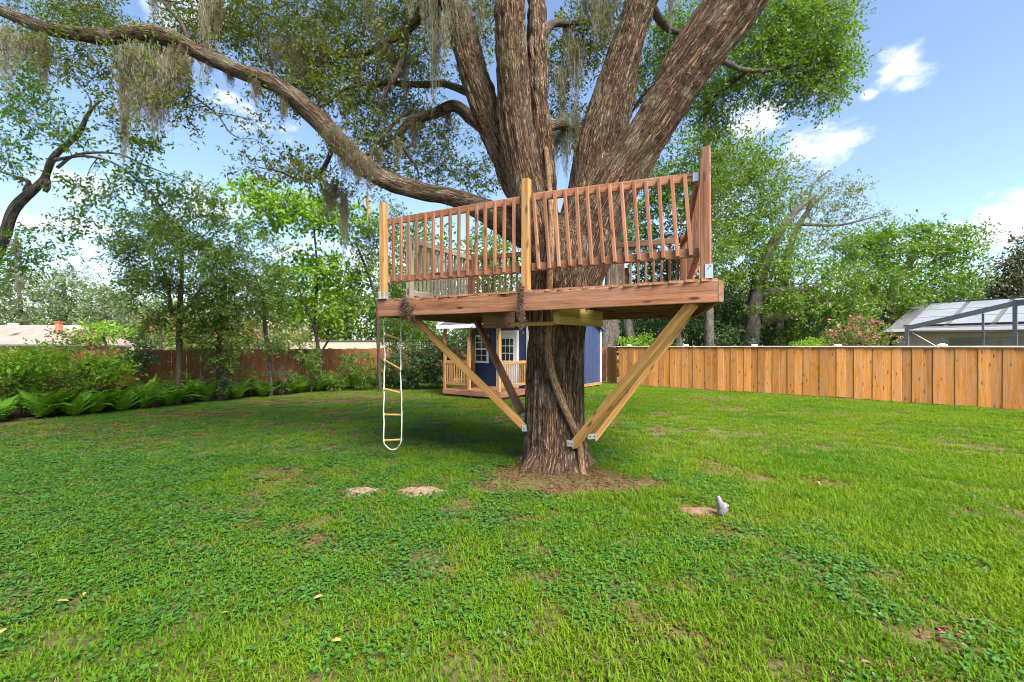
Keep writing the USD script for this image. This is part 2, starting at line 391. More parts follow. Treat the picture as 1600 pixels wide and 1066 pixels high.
G3 = lambda a, b, c: [(.0, a), (.5, b), (1.0, c)]
M['oak'] = leafy('oak_leaf', [(.0, (.085, .115, .013)), (.4, (.155, .205, .024)), (.8, (.215, .27, .038)), (1.0, (.30, .24, .055))], trans=.38, wscale=.45, wcols=[(.3, (.75, .72, .6)), (.7, (1.1, 1.15, .95))])
M['oakr'] = leafy('oak_leaf_bright', G3((.075, .15, .016), (.125, .225, .024), (.18, .29, .038)), trans=.42)
M['lime'] = leafy('bright_green_leaf', G3((.12, .235, .014), (.18, .32, .02), (.25, .39, .03)), trans=.45)
M['mid'] = leafy('mid_green_leaf', G3((.075, .135, .014), (.13, .21, .021), (.19, .285, .034)), trans=.36)
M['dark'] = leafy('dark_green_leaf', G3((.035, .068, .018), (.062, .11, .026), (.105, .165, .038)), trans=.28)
M['olive'] = leafy('olive_leaf', G3((.10, .13, .025), (.17, .20, .035), (.25, .26, .05)), trans=.42)
M['far'] = leafy('haze_paled_leaf', G3((.10, .14, .055), (.15, .20, .08), (.21, .26, .12)), trans=.35)  # distance haze is put into this leaf colour as a paler tone
M['rust'] = leafy('rusty_green_leaf', G3((.07, .075, .03), (.14, .125, .055), (.24, .17, .085)), trans=.2)
M['pink'] = leafy('pink_petal', G3((.45, .13, .16), (.58, .24, .26), (.68, .40, .40)), trans=.3)
M['palepink'] = leafy('pale_pink_petal', G3((.5, .32, .32), (.62, .46, .44), (.72, .6, .56)), trans=.3)
M['fern'] = leafy('fern_frond', G3((.07, .17, .012), (.12, .25, .018), (.18, .33, .03)), trans=.35)
M['moss'] = leafy('grey_moss', G3((.27, .255, .18), (.38, .365, .27), (.50, .48, .37)), trans=.45, rough=.95, spec=.05)
M['mossb'] = leafy('brown_moss', G3((.19, .16, .10), (.29, .25, .165), (.38, .34, .24)), trans=.4, rough=.95, spec=.05)

# ---------------------------------------------------------------- ground
def GP(px, py):
    d = EYE * F / (py - HY)
    return np.array([(px - CX) / F * d, d, 0.0])


def gz(x, y):
    """Height of the lawn: nearly flat, a slight rise round the big trunk."""
    x, y = np.asarray(x, float), np.asarray(y, float)
    z = .05 * (noise(np.stack([x * .35, y * .35, x * 0 + 3], -1)) - .5) + .02 * (noise(np.stack([x * 1.3, y * 1.3, x * 0 + 8], -1)) - .5)
    return z * np.clip(1.5 - np.hypot(x, y - 8) / 22, 0, 1) + .05 * np.exp(-((x - .57) ** 2 + (y - 6.0) ** 2) / .8)


# bare places: px, py, half width and half depth in metres, strength
BARE = [(570, 770, .235, .17, 1.0), (662, 770, .26, .20, 1.0), (560, 684, .14, .15, .8), (520, 646, .75, .45, .62), (600, 643, .5, .3, .6), (565, 626, 1.4, .6, .45), (60, 680, .9, .35, .75), (175, 694, .35, .25, .55), (320, 648, 1.5, .7, .8), (450, 630, 1.8, .8, .7), (130, 668, 1.4, .5, .75), (560, 618, 1.5, .8, .6), (220, 690, .9, .3, .55),
        (860, 752, .85, .60, 1.0), (950, 758, .6, .34, .65), (725, 793, .18, .14, .6), (812, 822, .14, .12, .55), (1090, 800, .24, .11, .92), (1150, 810, .2, .1, .7), (1220, 818, .25, .1, .45), (780, 770, .3, .2, .35), (1010, 770, .35, .2, .4), (1060, 790, .2, .1, .4)]
SPI = [k for k, b in enumerate(BARE) if b[0] == 1090][0]
BP = [(GP(px, py), a, b, s) for px, py, a, b, s in BARE]


def bare(x, y):
    out = np.clip((noise(np.stack([x * 1.1, y * 1.1, x * 0 + 4], -1), 12) * .6 + noise(np.stack([x * 4.3, y * 4.3, x * 0 + 4], -1), 13) * .4 - .60) * 4.5, 0, .7)
    w = noise(np.stack([x * 6, y * 6, x * 0], -1), 5) * .7 + noise(np.stack([x * 19, y * 19, x * 0], -1), 6) * .5
    for p, a, b, s in BP:
        r = np.hypot((x - p[0]) / a, (y - p[1]) / b)
        out = np.maximum(out, s * np.clip((1.75 - r - .85 * w) * 2.2, 0, 1))
    return out


xs = np.concatenate([np.linspace(-260, -24, 14), np.linspace(-22, 22, 177), np.linspace(24, 260, 14)])
ys = np.concatenate([np.linspace(-120, -4, 8), np.linspace(-2, 26, 141), np.linspace(28, 300, 16)])
X, Y = np.meshgrid(xs, ys)
gv = np.stack([X, Y, gz(X, Y)], -1).reshape(-1, 3)
i, j = np.meshgrid(np.arange(len(ys) - 1), np.arange(len(xs) - 1), indexing='ij')
a = i * len(xs) + j
gf = np.stack([a, a + 1, a + len(xs) + 1, a + len(xs)], -1).reshape(-1, 4)
M['soil'] = mat('lawn_soil', {'ge': ('geometry', {}), 'n1': ('noise_texture', {'scale': 26.0, 'detail': 6.0, 'roughness': .7}), 'n2': ('noise_texture', {'scale': .7, 'detail': 4.0, 'roughness': .6}),
                              'r1': ('rgb_ramp', {'ramp': [(.32, (.045, .027, .014)), (.5, (.105, .06, .034)), (.68, (.18, .11, .066))]}), 'r2': ('rgb_ramp', {'ramp': [(.35, (.03, .055, .010)), (.65, (.06, .085, .016))]}),
                              'mx': ('mix', {'fac': .5}), 'bp': ('bump', {'strength': .7, 'distance': .03}), 'p': ('principled_bsdf', {'roughness': .95, 'specular_ior_level': .15})},
                [('ge.position', 'n1.vector'), ('ge.position', 'n2.vector'), ('n1.fac', 'r1.fac'), ('n2.fac', 'r2.fac'), ('r1.color', 'mx.color1'), ('r2.color', 'mx.color2'), ('n1.fac', 'bp.height'), ('bp.normal', 'p.normal'), ('mx.color', 'p.base_color')], 'p.BSDF')
m = put('/World/ground', (gv, gf), M['soil'], smooth=True)
say(m.GetPrim(), kind='structure', label='flat back garden ground of sandy soil under the lawn')

# bare sandy spots as low mounds of soil of their own
for k, (name, idx, lab) in enumerate([('sand_patch', 0, 'left one of two pale bare sand patches in the lawn, the paler one'), ('sand_patch', 1, 'right one of two bare sand patches in the lawn, nearer the oak trunk'),
                                      ('sand_patch', SPI, 'bare patch of reddish soil beside the small grey spotlight')]):
    p, ra, rb, s = BP[idx]
    nr, na = 9, 40
    th = np.arange(na) * 2 * np.pi / na
    vv, ff = [], []
    rim = 1 + .32 * (noise(np.stack([np.cos(th) * 2 + k * 9, np.sin(th) * 2, th * 0], -1)) - .5) * 2
    for q in range(nr + 1):
        t = q / nr
        x = p[0] + ra * 1.05 * t * rim * np.cos(th); y = p[1] + rb * 1.05 * t * rim * np.sin(th)
        z = gz(x, y) + .004 + .022 * (1 - t ** 2) * (.5 + noise(np.stack([x * 14, y * 14, x * 0], -1))) - .012 * (q == nr)
        vv.append(np.stack([x, y, z], -1))
        if q:
            for e in range(na):
                b = (e + 1) % na
                ff.append(((q - 1) * na + e, q * na + e, q * na + b, (q - 1) * na + b))
    path = numbered('/World', name)
    mm = put(path, (np.vstack(vv), np.array(ff)), M['redsoil' if idx == SPI else 'sand'], smooth=True)
    say(mm.GetPrim(), kind='structure', label=lab)

# ---------------------------------------------------------------- lawn: grass, clover, litter (nobody could count them)
def blade_patch(rng, n, rad, h0, h1, w):
    V, Fc = [], []
    for k in range(n):
        r = rad * math.sqrt(rng.random()); t = rng.random() * 6.283
        o = np.array([r * math.cos(t), r * math.sin(t), -.012])
        h = rng.uniform(h0, h1); yaw = rng.random() * 6.283
        d = np.array([math.cos(yaw), math.sin(yaw), 0]); s = np.array([-d[1], d[0], 0])
        lean = rng.uniform(.15, 1.0); ww = w * rng.uniform(.7, 1.25)
        m1 = o + d * h * .28 * lean + np.array([0, 0, h * .55])
        tip = o + d * h * .85 * lean + np.array([0, 0, h * (1 - .42 * lean)])
        V += [o - s * ww * .5, o + s * ww * .5, m1 + s * ww * .5, m1 - s * ww * .5, tip]
        b = len(V) - 5
        Fc += [(b, b + 1, b + 2), (b, b + 2, b + 3), (b + 3, b + 2, b + 4)]
    return np.array(V), np.array(Fc)


def clover_patch(rng, n, rad, s0, s1, h1):
    V, Fc = [], []
    outline = np.array([(0, 0), (.42, -.12), (.62, .22), (.46, .62), (0, .98), (-.46, .62), (-.62, .22), (-.42, -.12)])
    for k in range(n):
        r = rad * math.sqrt(rng.random()); t = rng.random() * 6.283
        o = np.array([r * math.cos(t), r * math.sin(t), rng.uniform(.008, h1)])
        yaw = rng.random() * 6.283; tilt = rng.uniform(-.25, .75); size = rng.uniform(s0, s1)
        d = np.array([math.cos(yaw) * math.cos(tilt), math.sin(yaw) * math.cos(tilt), math.sin(tilt) * .8]); s = np.array([-math.sin(yaw), math.cos(yaw), rng.uniform(-.3, .3)])
        nn = unit(np.cross(d, s))
        b = len(V)
        V.append(o + d * size * .45 - nn * size * .09)
        for x, y in outline:
            V.append(o + s * x * size + d * y * size)
        for q in range(8):
            Fc.append((b, b + 1 + q, b + 1 + (q + 1) % 8))
    return np.array(V), np.array(Fc)


def instancer(path, protos, mats, pos, yaw, scale, ids, tiltamp=0.0, rng=None, **kw):
    pi = UsdGeom.PointInstancer.Define(stage, path)
    targets = []
    for k, (pm, mm) in enumerate(zip(protos, mats)):
        pp = f'{path}/tuft_{k:03d}'
        put(pp, pm, mm)
        targets.append(pp)
    pi.CreatePrototypesRel().SetTargets(targets)
    pi.CreatePositionsAttr(Vt.Vec3fArray.FromNumpy(pos.astype(np.float32)))
    pi.CreateProtoIndicesAttr(Vt.IntArray.FromNumpy(ids.astype(np.int32)))
    o = [Gf.Quath(float(math.cos(y / 2)), 0.0, 0.0, float(math.sin(y / 2))) for y in yaw]
    pi.CreateOrientationsAttr(Vt.QuathArray(o))
    pi.CreateScalesAttr(Vt.Vec3fArray.FromNumpy(scale.astype(np.float32)))
    say(pi.GetPrim(), **kw)


FENCE_R0, FENCE_R1 = np.array([4.45, 18.96, 0]), np.array([14.4, 10.05, 0])
FENCE_L0, FENCE_L1 = np.array([-15.0, 6.4, 0]), np.array([-4.5, 23.5, 0])
SHED_P, SHED_U, SHED_V = np.array([-.37, 13.2, 0]), np.array([-.8, .6, 0]), np.array([.6, .8, 0])
BED = [GP(-140, 690), GP(0, 664), GP(100, 655), GP(200, 644), GP(300, 632), GP(400, 622), GP(500, 613), GP(560, 607), GP(640, 600), GP(690, 597)]


def side(x, y, a, b):
    return (b[0] - a[0]) * (y - a[1]) - (b[1] - a[1]) * (x - a[0])


def lawn_points(rng, d0, d1, step):
    n = int((d1 - d0) / step)
    yy = np.arange(d0, d1, step); P_ = []
    for y in yy:
        lo, hi = max(-1.2 * y - .8, -16), min(1.2 * y + .8, 16)
        x = np.arange(lo, hi, step)
        P_.append(np.stack([x, np.full_like(x, y)], -1))
    p = np.vstack(P_); p += rng.uniform(-.6, .6, p.shape) * step
    x, y = p.T
    ok = (side(x, y, FENCE_R0, FENCE_R1) < -.02 * 13) & (side(x, y, FENCE_L0, FENCE_L1) < 0)
    rel = p - SHED_P[:2]
    u, v = rel @ SHED_U[:2], rel @ SHED_V[:2]
    ok &= ~((u > 0) & (u < 2.3) & (v > 0) & (v < 6.6))
    ok &= np.hypot(x - .57, y - 6.0) > .42
    by = np.interp(x, [b[0] for b in BED], [b[1] for b in BED])
    ok &= ~((x < -1.9) & (y > by + .55))
    ok &= y < 22
    return p[ok]


rg = np.random.default_rng(11)
M['grass'] = leafy('grass_blade', G3((.095, .175, .007), (.18, .295, .010), (.29, .36, .02)), trans=.42, rough=.6, spec=.15, wscale=.55, wcols=[(.30, (.62, .80, .9)), (.5, (1, 1, 1)), (.70, (1.25, 1.04, .9))])
M['straw'] = leafy('dry_grass_blade', G3((.17, .12, .045), (.27, .20, .08), (.36, .28, .13)), trans=.3)
M['clover'] = leafy('clover_leaf', G3((.040, .115, .016), (.066, .17, .022), (.105, .23, .03)), trans=.3, rough=.5, spec=.22)
protos = [blade_patch(rg, 130, .15, .035, .095, .0070) for _ in range(3)] + [blade_patch(rg, 90, .20, .035, .075, .009) for _ in range(2)] + [blade_patch(rg, 16, .15, .02, .06, .0045)]
mats = [M['grass']] * 5 + [M['straw']]
near, mid_, far_ = lawn_points(rg, 1.6, 6.5, .145), lawn_points(rg, 6.5, 12.0, .20), lawn_points(rg, 12.0, 22.0, .21)


def clover_share(x, y):
    w = noise(np.stack([x * .9, y * .9, x * 0 + 2], -1), 3) * .6 + noise(np.stack([x * 2.7, y * 2.7, x * 0 + 2], -1), 4) * .4
    return np.clip((w - .5) * 2.4 + .42 - .20 * x - .035 * np.abs(y - 6), 0.03, 1)


pos, ids, sc = [], [], []
for pts, pid, hs in ((near, (0, 1, 2), 1.0), (mid_, (0, 1, 2, 3), 1.05), (far_, (3, 4), 1.1)):
    x, y = pts.T
    b, c = bare(x, y), clover_share(x, y)
    keep = rg.random(len(x)) > np.maximum(b, .5 * c)
    pts = pts[keep]
    pos.append(np.column_stack([pts, gz(*pts.T)])); ids.append(rg.choice(pid, len(pts)))
    s = rg.uniform(.75, 1.2, len(pts)) * (1 - .35 * b[keep] - .25 * c[keep])
    sc.append(np.column_stack([rg.uniform(.9, 1.2, len(pts)), rg.uniform(.9, 1.2, len(pts)), s * hs]))
    st = pts[rg.random(len(pts)) < (.16 + .6 * b[keep])]
    pos.append(np.column_stack([st, gz(*st.T)])); ids.append(np.full(len(st), 5)); sc.append(np.ones((len(st), 3)))
pos, ids, sc = np.vstack(pos), np.concatenate(ids), np.vstack(sc)
instancer('/World/lawn_grass', protos, mats, pos, rg.random(len(pos)) * 6.283, sc, ids, kind='stuff', label='mown green lawn grass of coarse blades', cat='grass')
cp = [clover_patch(rg, 52, .13, .013, .025, .045) for _ in range(3)] + [clover_patch(rg, 30, .13, .018, .029, .05) for _ in range(1)]
pos, ids = [], []
for pts in (lawn_points(rg, 1.6, 6.5, .135), lawn_points(rg, 6.5, 13.0, .18)):
    x, y = pts.T
    keep = rg.random(len(x)) < clover_share(x, y) * (1 - bare(x, y)) * 1.1
    pts = pts[keep]
    pos.append(np.column_stack([pts, gz(*pts.T)])); ids.append(rg.choice([0, 1, 2, 3], len(pts), p=[.29, .29, .29, .13]))
pos, ids = np.vstack(pos), np.concatenate(ids)
instancer('/World/clover', cp, [M['clover']] * 4, pos, rg.random(len(pos)) * 6.283, np.column_stack([rg.uniform(.8, 1.25, (len(pos), 2)), rg.uniform(.7, 1.2, len(pos))]), ids, kind='stuff', label='low dark green broad-leaved clover creeping through the lawn', cat='ground cover')
# brown leaf litter round the trunk and on the bare spots
def flake_patch(rng, n, rad):
    V, Fc = [], []
    for k in range(n):
        r = rad * math.sqrt(rng.random()); t = rng.random() * 6.283
        o = np.array([r * math.cos(t), r * math.sin(t), rng.uniform(.003, .02)])
        a = rng.random() * 6.283; L = rng.uniform(.02, .055); w = L * rng.uniform(.2, .45)
        d = np.array([math.cos(a), math.sin(a), rng.uniform(-.25, .25)]); s = np.array([-math.sin(a), math.cos(a), rng.uniform(-.4, .4)])
        V += [o - d * L / 2, o + s * w / 2 + [0, 0, .004], o + d * L / 2, o - s * w / 2 + [0, 0, .004]]
        b = len(V) - 4
        Fc += [(b, b + 1, b + 2), (b, b + 2, b + 3)]
    return np.array(V), np.array(Fc)


M['litter'] = leafy('brown_leaf_litter', G3((.12, .042, .02), (.29, .115, .06), (.46, .25, .15)), trans=.15)
pts = lawn_points(rg, 2.0, 14.0, .15)
b = bare(*pts.T)
dist = np.hypot(pts[:, 0] - .6, pts[:, 1] - 5.7)
pr = np.where(b > .1, .6 * b + .15, .05) * np.where(dist < 1.3, 2.2, 1)
pts = pts[rg.random(len(pts)) < pr]
instancer('/World/leaf_litter', [flake_patch(rg, 26, .12) for _ in range(3)], [M['litter']] * 3, np.column_stack([pts, gz(*pts.T)]), rg.random(len(pts)) * 6.283, np.ones((len(pts), 3)), rg.integers(0, 3, len(pts)), kind='stuff', label='scattered brown leaf litter and bark bits on the bare ground', cat='leaf litter')

# ---------------------------------------------------------------- leaves, trees
def leaves(cent, rad, count, size, rng, aspect=.45, flat=.65, up=.5, droop=.15, per=8, twigs=None):
    """Sprigs of leaves round the given centres: vertices and triangles, four corners to a leaf."""
    cent = np.asarray(cent, float); rad = np.broadcast_to(np.asarray(rad, float), (len(cent),)); count = np.broadcast_to(np.asarray(count), (len(cent),))
    ns = np.maximum(1, count // per)
    c = np.repeat(cent, ns, 0); r = np.repeat(rad, ns)
    S = len(c)
    d = rng.normal(size=(S, 3)); d /= np.linalg.norm(d, axis=1, keepdims=True)
    q = rng.random(S) ** .45
    o = c + d * (r * q)[:, None] * [1, 1, flat]
    ax = d * [1, 1, .5] + rng.normal(size=(S, 3)) * .5; ax[:, 2] -= droop
    ax /= np.linalg.norm(ax, axis=1, keepdims=True)
    if twigs is not None:
        a0 = c + (o - c) * .15; e0 = o + ax * (size * 3.2)
        sd = np.cross(e0 - a0, [0.3, 0.2, 1.0]); sd /= np.linalg.norm(sd, axis=1, keepdims=True) + 1e-9
        m0 = (a0 + o) / 2 + rng.normal(size=(S, 3)) * size * .3
        hw = np.clip(size * .05, .0016, .006)
        tv_ = np.stack([a0 - sd * hw, a0 + sd * hw, m0 - sd * hw * .8, m0 + sd * hw * .8, o - sd * hw * .6, o + sd * hw * .6, e0], 1).reshape(-1, 3)
        tb = np.arange(S)[:, None] * 7
        twigs.add((tv_, np.concatenate([tb + t_ for t_ in ([0, 1, 3], [0, 3, 2], [2, 3, 5], [2, 5, 4], [4, 5, 6])], 1).reshape(-1, 3)))
    N = S * per
    k = np.tile(np.arange(per), S) / per
    szs = size * rng.uniform(.65, 1.3, N)
    base = np.repeat(o, per, 0) + np.repeat(ax, per, 0) * (k * size * 3.2)[:, None] + rng.normal(size=(N, 3)) * size * .25
    t = np.repeat(ax, per, 0) * .5 + rng.normal(size=(N, 3)) * .75; t[:, 2] -= droop
    t /= np.linalg.norm(t, axis=1, keepdims=True)
    u = rng.normal(size=(N, 3)) * .75; u[:, 2] += up * 1.6
    s = np.cross(t, u); s /= np.linalg.norm(s, axis=1, keepdims=True) + 1e-9
    n = np.cross(s, t)
    h = szs[:, None]
    v = np.stack([base, base + t * h * .45 + s * h * aspect * .5 + n * h * .08, base + t * h, base + t * h * .45 - s * h * aspect * .5 + n * h * .08], 1).reshape(-1, 3)
    b = np.arange(N)[:, None] * 4
    f = np.concatenate([b + [0, 1, 2], b + [0, 2, 3]], 1).reshape(-1, 3)
    return v, f


def blob(px, py, rx, ry, d, n, rng, dd=None):
    """n cluster centres in a rounded mass seen at (px, py), rx by ry pixels, at depth d."""
    dd = rx / F * d * .8 if dd is None else dd
    out = []
    while len(out) < n:
        a = rng.uniform(-1, 1, 3)
        if a @ a <= 1:
            out.append(P(px + a[0] * rx, py + a[1] * ry, d) + [0, 0, 0] if False else P(px + a[0] * rx, py + a[1] * ry, d + a[2] * dd))
    return np.array(out)


def grow(nodes, radii, cents, rng, tip=.005, sides=4, k0=.006, sag=.12, mb=None, limit=1e9):
    """Branches from a skeleton out to every cluster centre."""
    nodes = [np.asarray(x, float) for x in nodes]; radii = list(radii)
    NP = np.array(nodes); NR = np.array(radii)
    mb = mb or MB()
    order = np.argsort([np.linalg.norm(NP - c, axis=1).min() for c in cents])
    for o in order:
        c = cents[o]
        d = np.linalg.norm(NP - c, axis=1) + np.maximum(0, NP[:, 2] - c[2]) * .6
        j = int(np.argmin(d)); a = NP[j]; L = np.linalg.norm(c - a)
        if L < .02:
            continue
        r0 = min(NR[j] * .7, tip + k0 * L * 2.2 + .002)
        bend = rng.normal(size=3) * L * .13; bend[2] += L * sag
        pts = catmull(np.array([a, a + (c - a) * .35 + bend, a + (c - a) * .7 + bend * .8 + rng.normal(size=3) * L * .05, c]), 6)
        rr = np.linspace(r0, tip, 6)
        mb.add(tube(pts, rr, sides, cap=False))
        NP = np.vstack([NP, pts[1:]]); NR = np.concatenate([NR, rr[1:]])
    return mb


def tree(name, label, trunk, blobs, leaf, leafmat, barkmat, seed, group=None, cr=.3, per_cluster=60, aspect=.45, flat=.65, up=.5, extra=(), flowers=None, bare_twigs=(), tip=.005, droop=.15, k0=.006):
    """trunk: rows (px, py, depth, diameter px); extra: further limbs; blobs: (px, py, rx, ry, depth, clusters)."""
    rng = np.random.default_rng(seed)
    base = P(trunk[0][0], trunk[0][1], trunk[0][2]); base[2] = 0
    T = thing(name, label, 'tree', base, group)
    mb = MB(); nodes, rad = [], []
    for k, line in enumerate((trunk, *extra)):
        rows = np.array([[*P(a, b, d), w * d / F / 2] for a, b, d, w in line])
        if k == 0:
            rows[0, 2] = -.1
        q = catmull(rows, max(8, 4 * len(rows)))
        mb.add(tube(q[:, :3], np.maximum(q[:, 3], .004), 9, rough=.28, seed=seed + k, cap=False))
        nodes += list(q[2:, :3]); rad += list(q[2:, 3])
    cents = np.vstack([blob(*b, rng) for b in blobs])
    tw = np.vstack([cents] + [blob(*b, rng) for b in bare_twigs])
    grow(nodes, rad, tw, rng, mb=mb, tip=tip, k0=k0)
    crown = leaves(cents, cr * rng.uniform(.7, 1.3, len(cents)), per_cluster, leaf, rng, aspect, flat, up, droop, twigs=mb if trunk[0][2] < 20 else None)
    part(T, 'trunk', mb.mesh(), barkmat, smooth=True)
    part(T, 'crown', crown, leafmat, kind='stuff')
    if flowers:
        fm, fs, fn = flowers
        top = cents[rng.random(len(cents)) < .8] + [0, 0, cr * .5]
        part(T, 'blossom', leaves(top, cr * .8, fn, fs, rng, .8, .6, .3), fm, kind='stuff')
    return T

# ---------------------------------------------------------------- the big oak
def surface_nets(S, o, h):
    nx, ny, nz = S.shape
    neg = S < 0
    corners = [(i, j, k) for i in (0, 1) for j in (0, 1) for k in (0, 1)]
    sl = lambda c: (slice(c[0], nx - 1 + c[0]), slice(c[1], ny - 1 + c[1]), slice(c[2], nz - 1 + c[2]))
    cnt = sum(neg[sl(c)].astype(np.int8) for c in corners)
    act = np.argwhere((cnt > 0) & (cnt < 8))
    idx = np.full((nx - 1, ny - 1, nz - 1), -1, np.int64); idx[tuple(act.T)] = np.arange(len(act))
    acc = np.zeros((len(act), 3)); w = np.zeros(len(act))
    vals = {c: S[tuple((act + c).T)] for c in corners}
    for c in corners:
        for ax in range(3):
            if c[ax] == 0:
                e = list(c); e[ax] = 1; e = tuple(e)
                a, b = vals[c], vals[e]
                m_ = (a < 0) != (b < 0)
                t = np.where(m_, a / np.where(m_, a - b, 1), 0)
                p = np.array(c, float)[None] + 0 * acc; p[:, ax] += t
                acc[m_] += p[m_]; w[m_] += 1
    v = (act + acc / w[:, None]) * h + o
    F_ = []
    for ax in range(3):
        b, c = (ax + 1) % 3, (ax + 2) % 3
        s0 = [slice(None)] * 3; s1 = [slice(None)] * 3
        s0[ax] = slice(0, -1); s1[ax] = slice(1, None)
        A, B = neg[tuple(s0)], neg[tuple(s1)]
        for flip, cross in ((0, A & ~B), (1, ~A & B)):
            q = np.argwhere(cross)
            q = q[(q[:, b] > 0) & (q[:, c] > 0) & (q[:, b] < S.shape[b] - 1) & (q[:, c] < S.shape[c] - 1)]
            eb, ec = np.eye(3, dtype=int)[b], np.eye(3, dtype=int)[c]
            g = [idx[tuple((q - x).T)] for x in (0 * eb, eb, eb + ec, ec)]
            g = np.stack(g, 1)
            F_.append(g[:, ::-1] if flip else g)
    f = np.vstack(F_)
    return v, f


def stem_rows(rows, n=None):
    r = np.array([[*P(a, b, d), w * d / F / 2] for a, b, d, w in rows])
    return catmull(r, n or 3 * len(r))


OAKX, OAKY = .57, 6.0
STEMS = [
    # main trunk
    stem_rows([(868, 800, 6.0, 118), (868, 750, 6.0, 108), (868, 720, 6.0, 99), (868, 690, 6.0, 94), (868, 640, 6.0, 90), (868, 560, 6.0, 88), (870, 500, 6.0, 90), (880, 440, 6.0, 104), (886, 400, 6.0, 112)]),
    # left fork into the middle stem
    stem_rows([(872, 440, 6.0, 74), (850, 375, 6.0, 66), (832, 322, 5.97, 60), (818, 270, 5.95, 54), (806, 200, 5.9, 54), (799, 100, 5.85, 51), (797, 0, 5.8, 49), (795, -120, 5.75, 44)]),
    stem_rows([(860, 380, 6.25, 44), (852, 330, 6.25, 40), (850, 270, 6.2, 38), (843, 190, 6.15, 34), (840, 100, 6.12, 34), (838, 0, 6.1, 31), (834, -120, 6.1, 27)]),
    stem_rows([(838, 345, 6.1, 52), (815, 300, 6.15, 50), (790, 245, 6.2, 46), (766, 190, 6.25, 45), (742, 120, 6.3, 46), (722, 50, 6.35, 44), (703, -20, 6.4, 42), (680, -110, 6.4, 38)]),
    # right fork
    stem_rows([(892, 430, 6.0, 80), (905, 360, 6.05, 70), (916, 300, 6.1, 60), (926, 240, 6.1, 54), (944, 170, 6.1, 50), (968, 100, 6.1, 48), (1004, 0, 6.05, 46), (1050, -120, 6.0, 42)]),
    stem_rows([(930, 300, 6.35, 40), (958, 235, 6.4, 28), (972, 180, 6.45, 26), (984, 120, 6.5, 23), (996, 60, 6.5, 20), (1012, -10, 6.5, 16)]),
    stem_rows([(905, 420, 5.95, 84), (935, 340, 5.9, 80), (968, 278, 5.85, 74), (1012, 210, 5.75, 66), (1070, 122, 5.6, 66), (1138, 32, 5.45, 68), (1195, -50, 5.3, 64), (1250, -130, 5.2, 58)]),
    stem_rows([(1015, 180, 5.95, 40), (1060, 102, 5.9, 48), (1100, 40, 5.85, 50), (1140, -30, 5.8, 46), (1180, -110, 5.75, 40)]),
    # buttress roots
    stem_rows([(842, 712, 5.82, 30), (824, 742, 5.70, 32), (802, 760, 5.56, 24), (772, 776, 5.40, 10)]),
    stem_rows([(864, 718, 5.7, 32), (858, 748, 5.58, 32), (846, 770, 5.44, 20), (830, 790, 5.28, 8)]),
    stem_rows([(892, 714, 5.78, 30), (904, 744, 5.68, 30), (920, 762, 5.56, 20), (942, 780, 5.40, 8)]),
    stem_rows([(905, 706, 6.0, 28), (922, 734, 6.0, 26), (952, 750, 5.95, 12)]),
    stem_rows([(834, 706, 6.1, 28), (812, 732, 6.1, 26), (780, 746, 6.1, 12)]),
]
o, h = np.array([-1.15, 4.75, -.22]), .026
top = 6.65
sh = np.ceil((np.array([3.75, 7.0, top]) - o) / h).astype(int)
S = np.full(sh, .5, np.float32)
segs = []
for st in STEMS:
    s = 0
    fr = frames(st[:, :3])
    for k in range(len(st) - 1):
        L = np.linalg.norm(st[k + 1, :3] - st[k, :3])
        segs.append((st[k, :3], st[k + 1, :3], st[k, 3], st[k + 1, 3], s, L, fr[1][k], fr[2][k])); s += L
AXS = [o[i] + h * np.arange(sh[i]) for i in range(3)]


def capsule(p, sg):
    a, b, ra, rb = sg[:4]
    ba = b - a
    t = np.clip(((p - a) @ ba) / (ba @ ba), 0, 1)
    dv = p - a - t[..., None] * ba
    return np.sqrt((dv * dv).sum(-1)) - (ra + t * (rb - ra)), t, dv


for sg in segs:
    a, b, ra, rb = sg[:4]
    R = max(ra, rb) + .2
    lo = np.maximum(np.floor((np.minimum(a, b) - R - o) / h).astype(int), 0); hi = np.minimum(np.ceil((np.maximum(a, b) + R - o) / h).astype(int) + 1, sh)
    if (hi <= lo).any():
        continue
    g = np.stack(np.meshgrid(*[AXS[i][lo[i]:hi[i]] for i in range(3)], indexing='ij'), -1)
    d = capsule(g, sg)[0].astype(np.float32)
    sub = S[lo[0]:hi[0], lo[1]:hi[1], lo[2]:hi[2]]
    k = .05
    hh = np.maximum(k - np.abs(sub - d), 0) / k
    sub[...] = np.minimum(sub, d) - hh * hh * k * .25
tv, tf = surface_nets(S, o, h)
tf = np.vstack([tf[:, [0, 1, 2]], tf[:, [0, 2, 3]]])
# bark ridges along each stem
D = np.full((len(tv), len(segs)), 9.0, np.float32); G = np.zeros((len(tv), 3)); best = np.full(len(tv), 9.0)
Wd = np.zeros(len(tv)); Ws = np.zeros(len(tv))
for q, sg in enumerate(segs):
    d, t, dv = capsule(tv, sg)
    u = np.stack([sg[4] + t * sg[5], dv @ sg[6], dv @ sg[7]], -1) + (q // 24) * 3.1
    w = np.exp(-np.clip(d, -.2, .5) / .025)
    near_ = d < .12
    uu = u[near_]
    r1 = 1 - np.abs(2 * noise(uu * [2.4, 16, 16], 3) - 1); r2 = 1 - np.abs(2 * noise(uu * [7, 38, 38] + 4, 5) - 1)
    lump = noise(uu * [1.7, 4, 4], 8) - .5
    dsp = -.034 * r1 ** 3 - .012 * r2 ** 2 + .05 * lump
    Wd[near_] += w[near_] * dsp; Ws[near_] += w[near_]
    b_ = d < best
    best[b_] = d[b_]; G[b_] = u[b_]
nrm = np.zeros_like(tv); fn = np.cross(tv[tf[:, 1]] - tv[tf[:, 0]], tv[tf[:, 2]] - tv[tf[:, 0]])
for k in range(3):
    np.add.at(nrm, tf[:, k], fn)
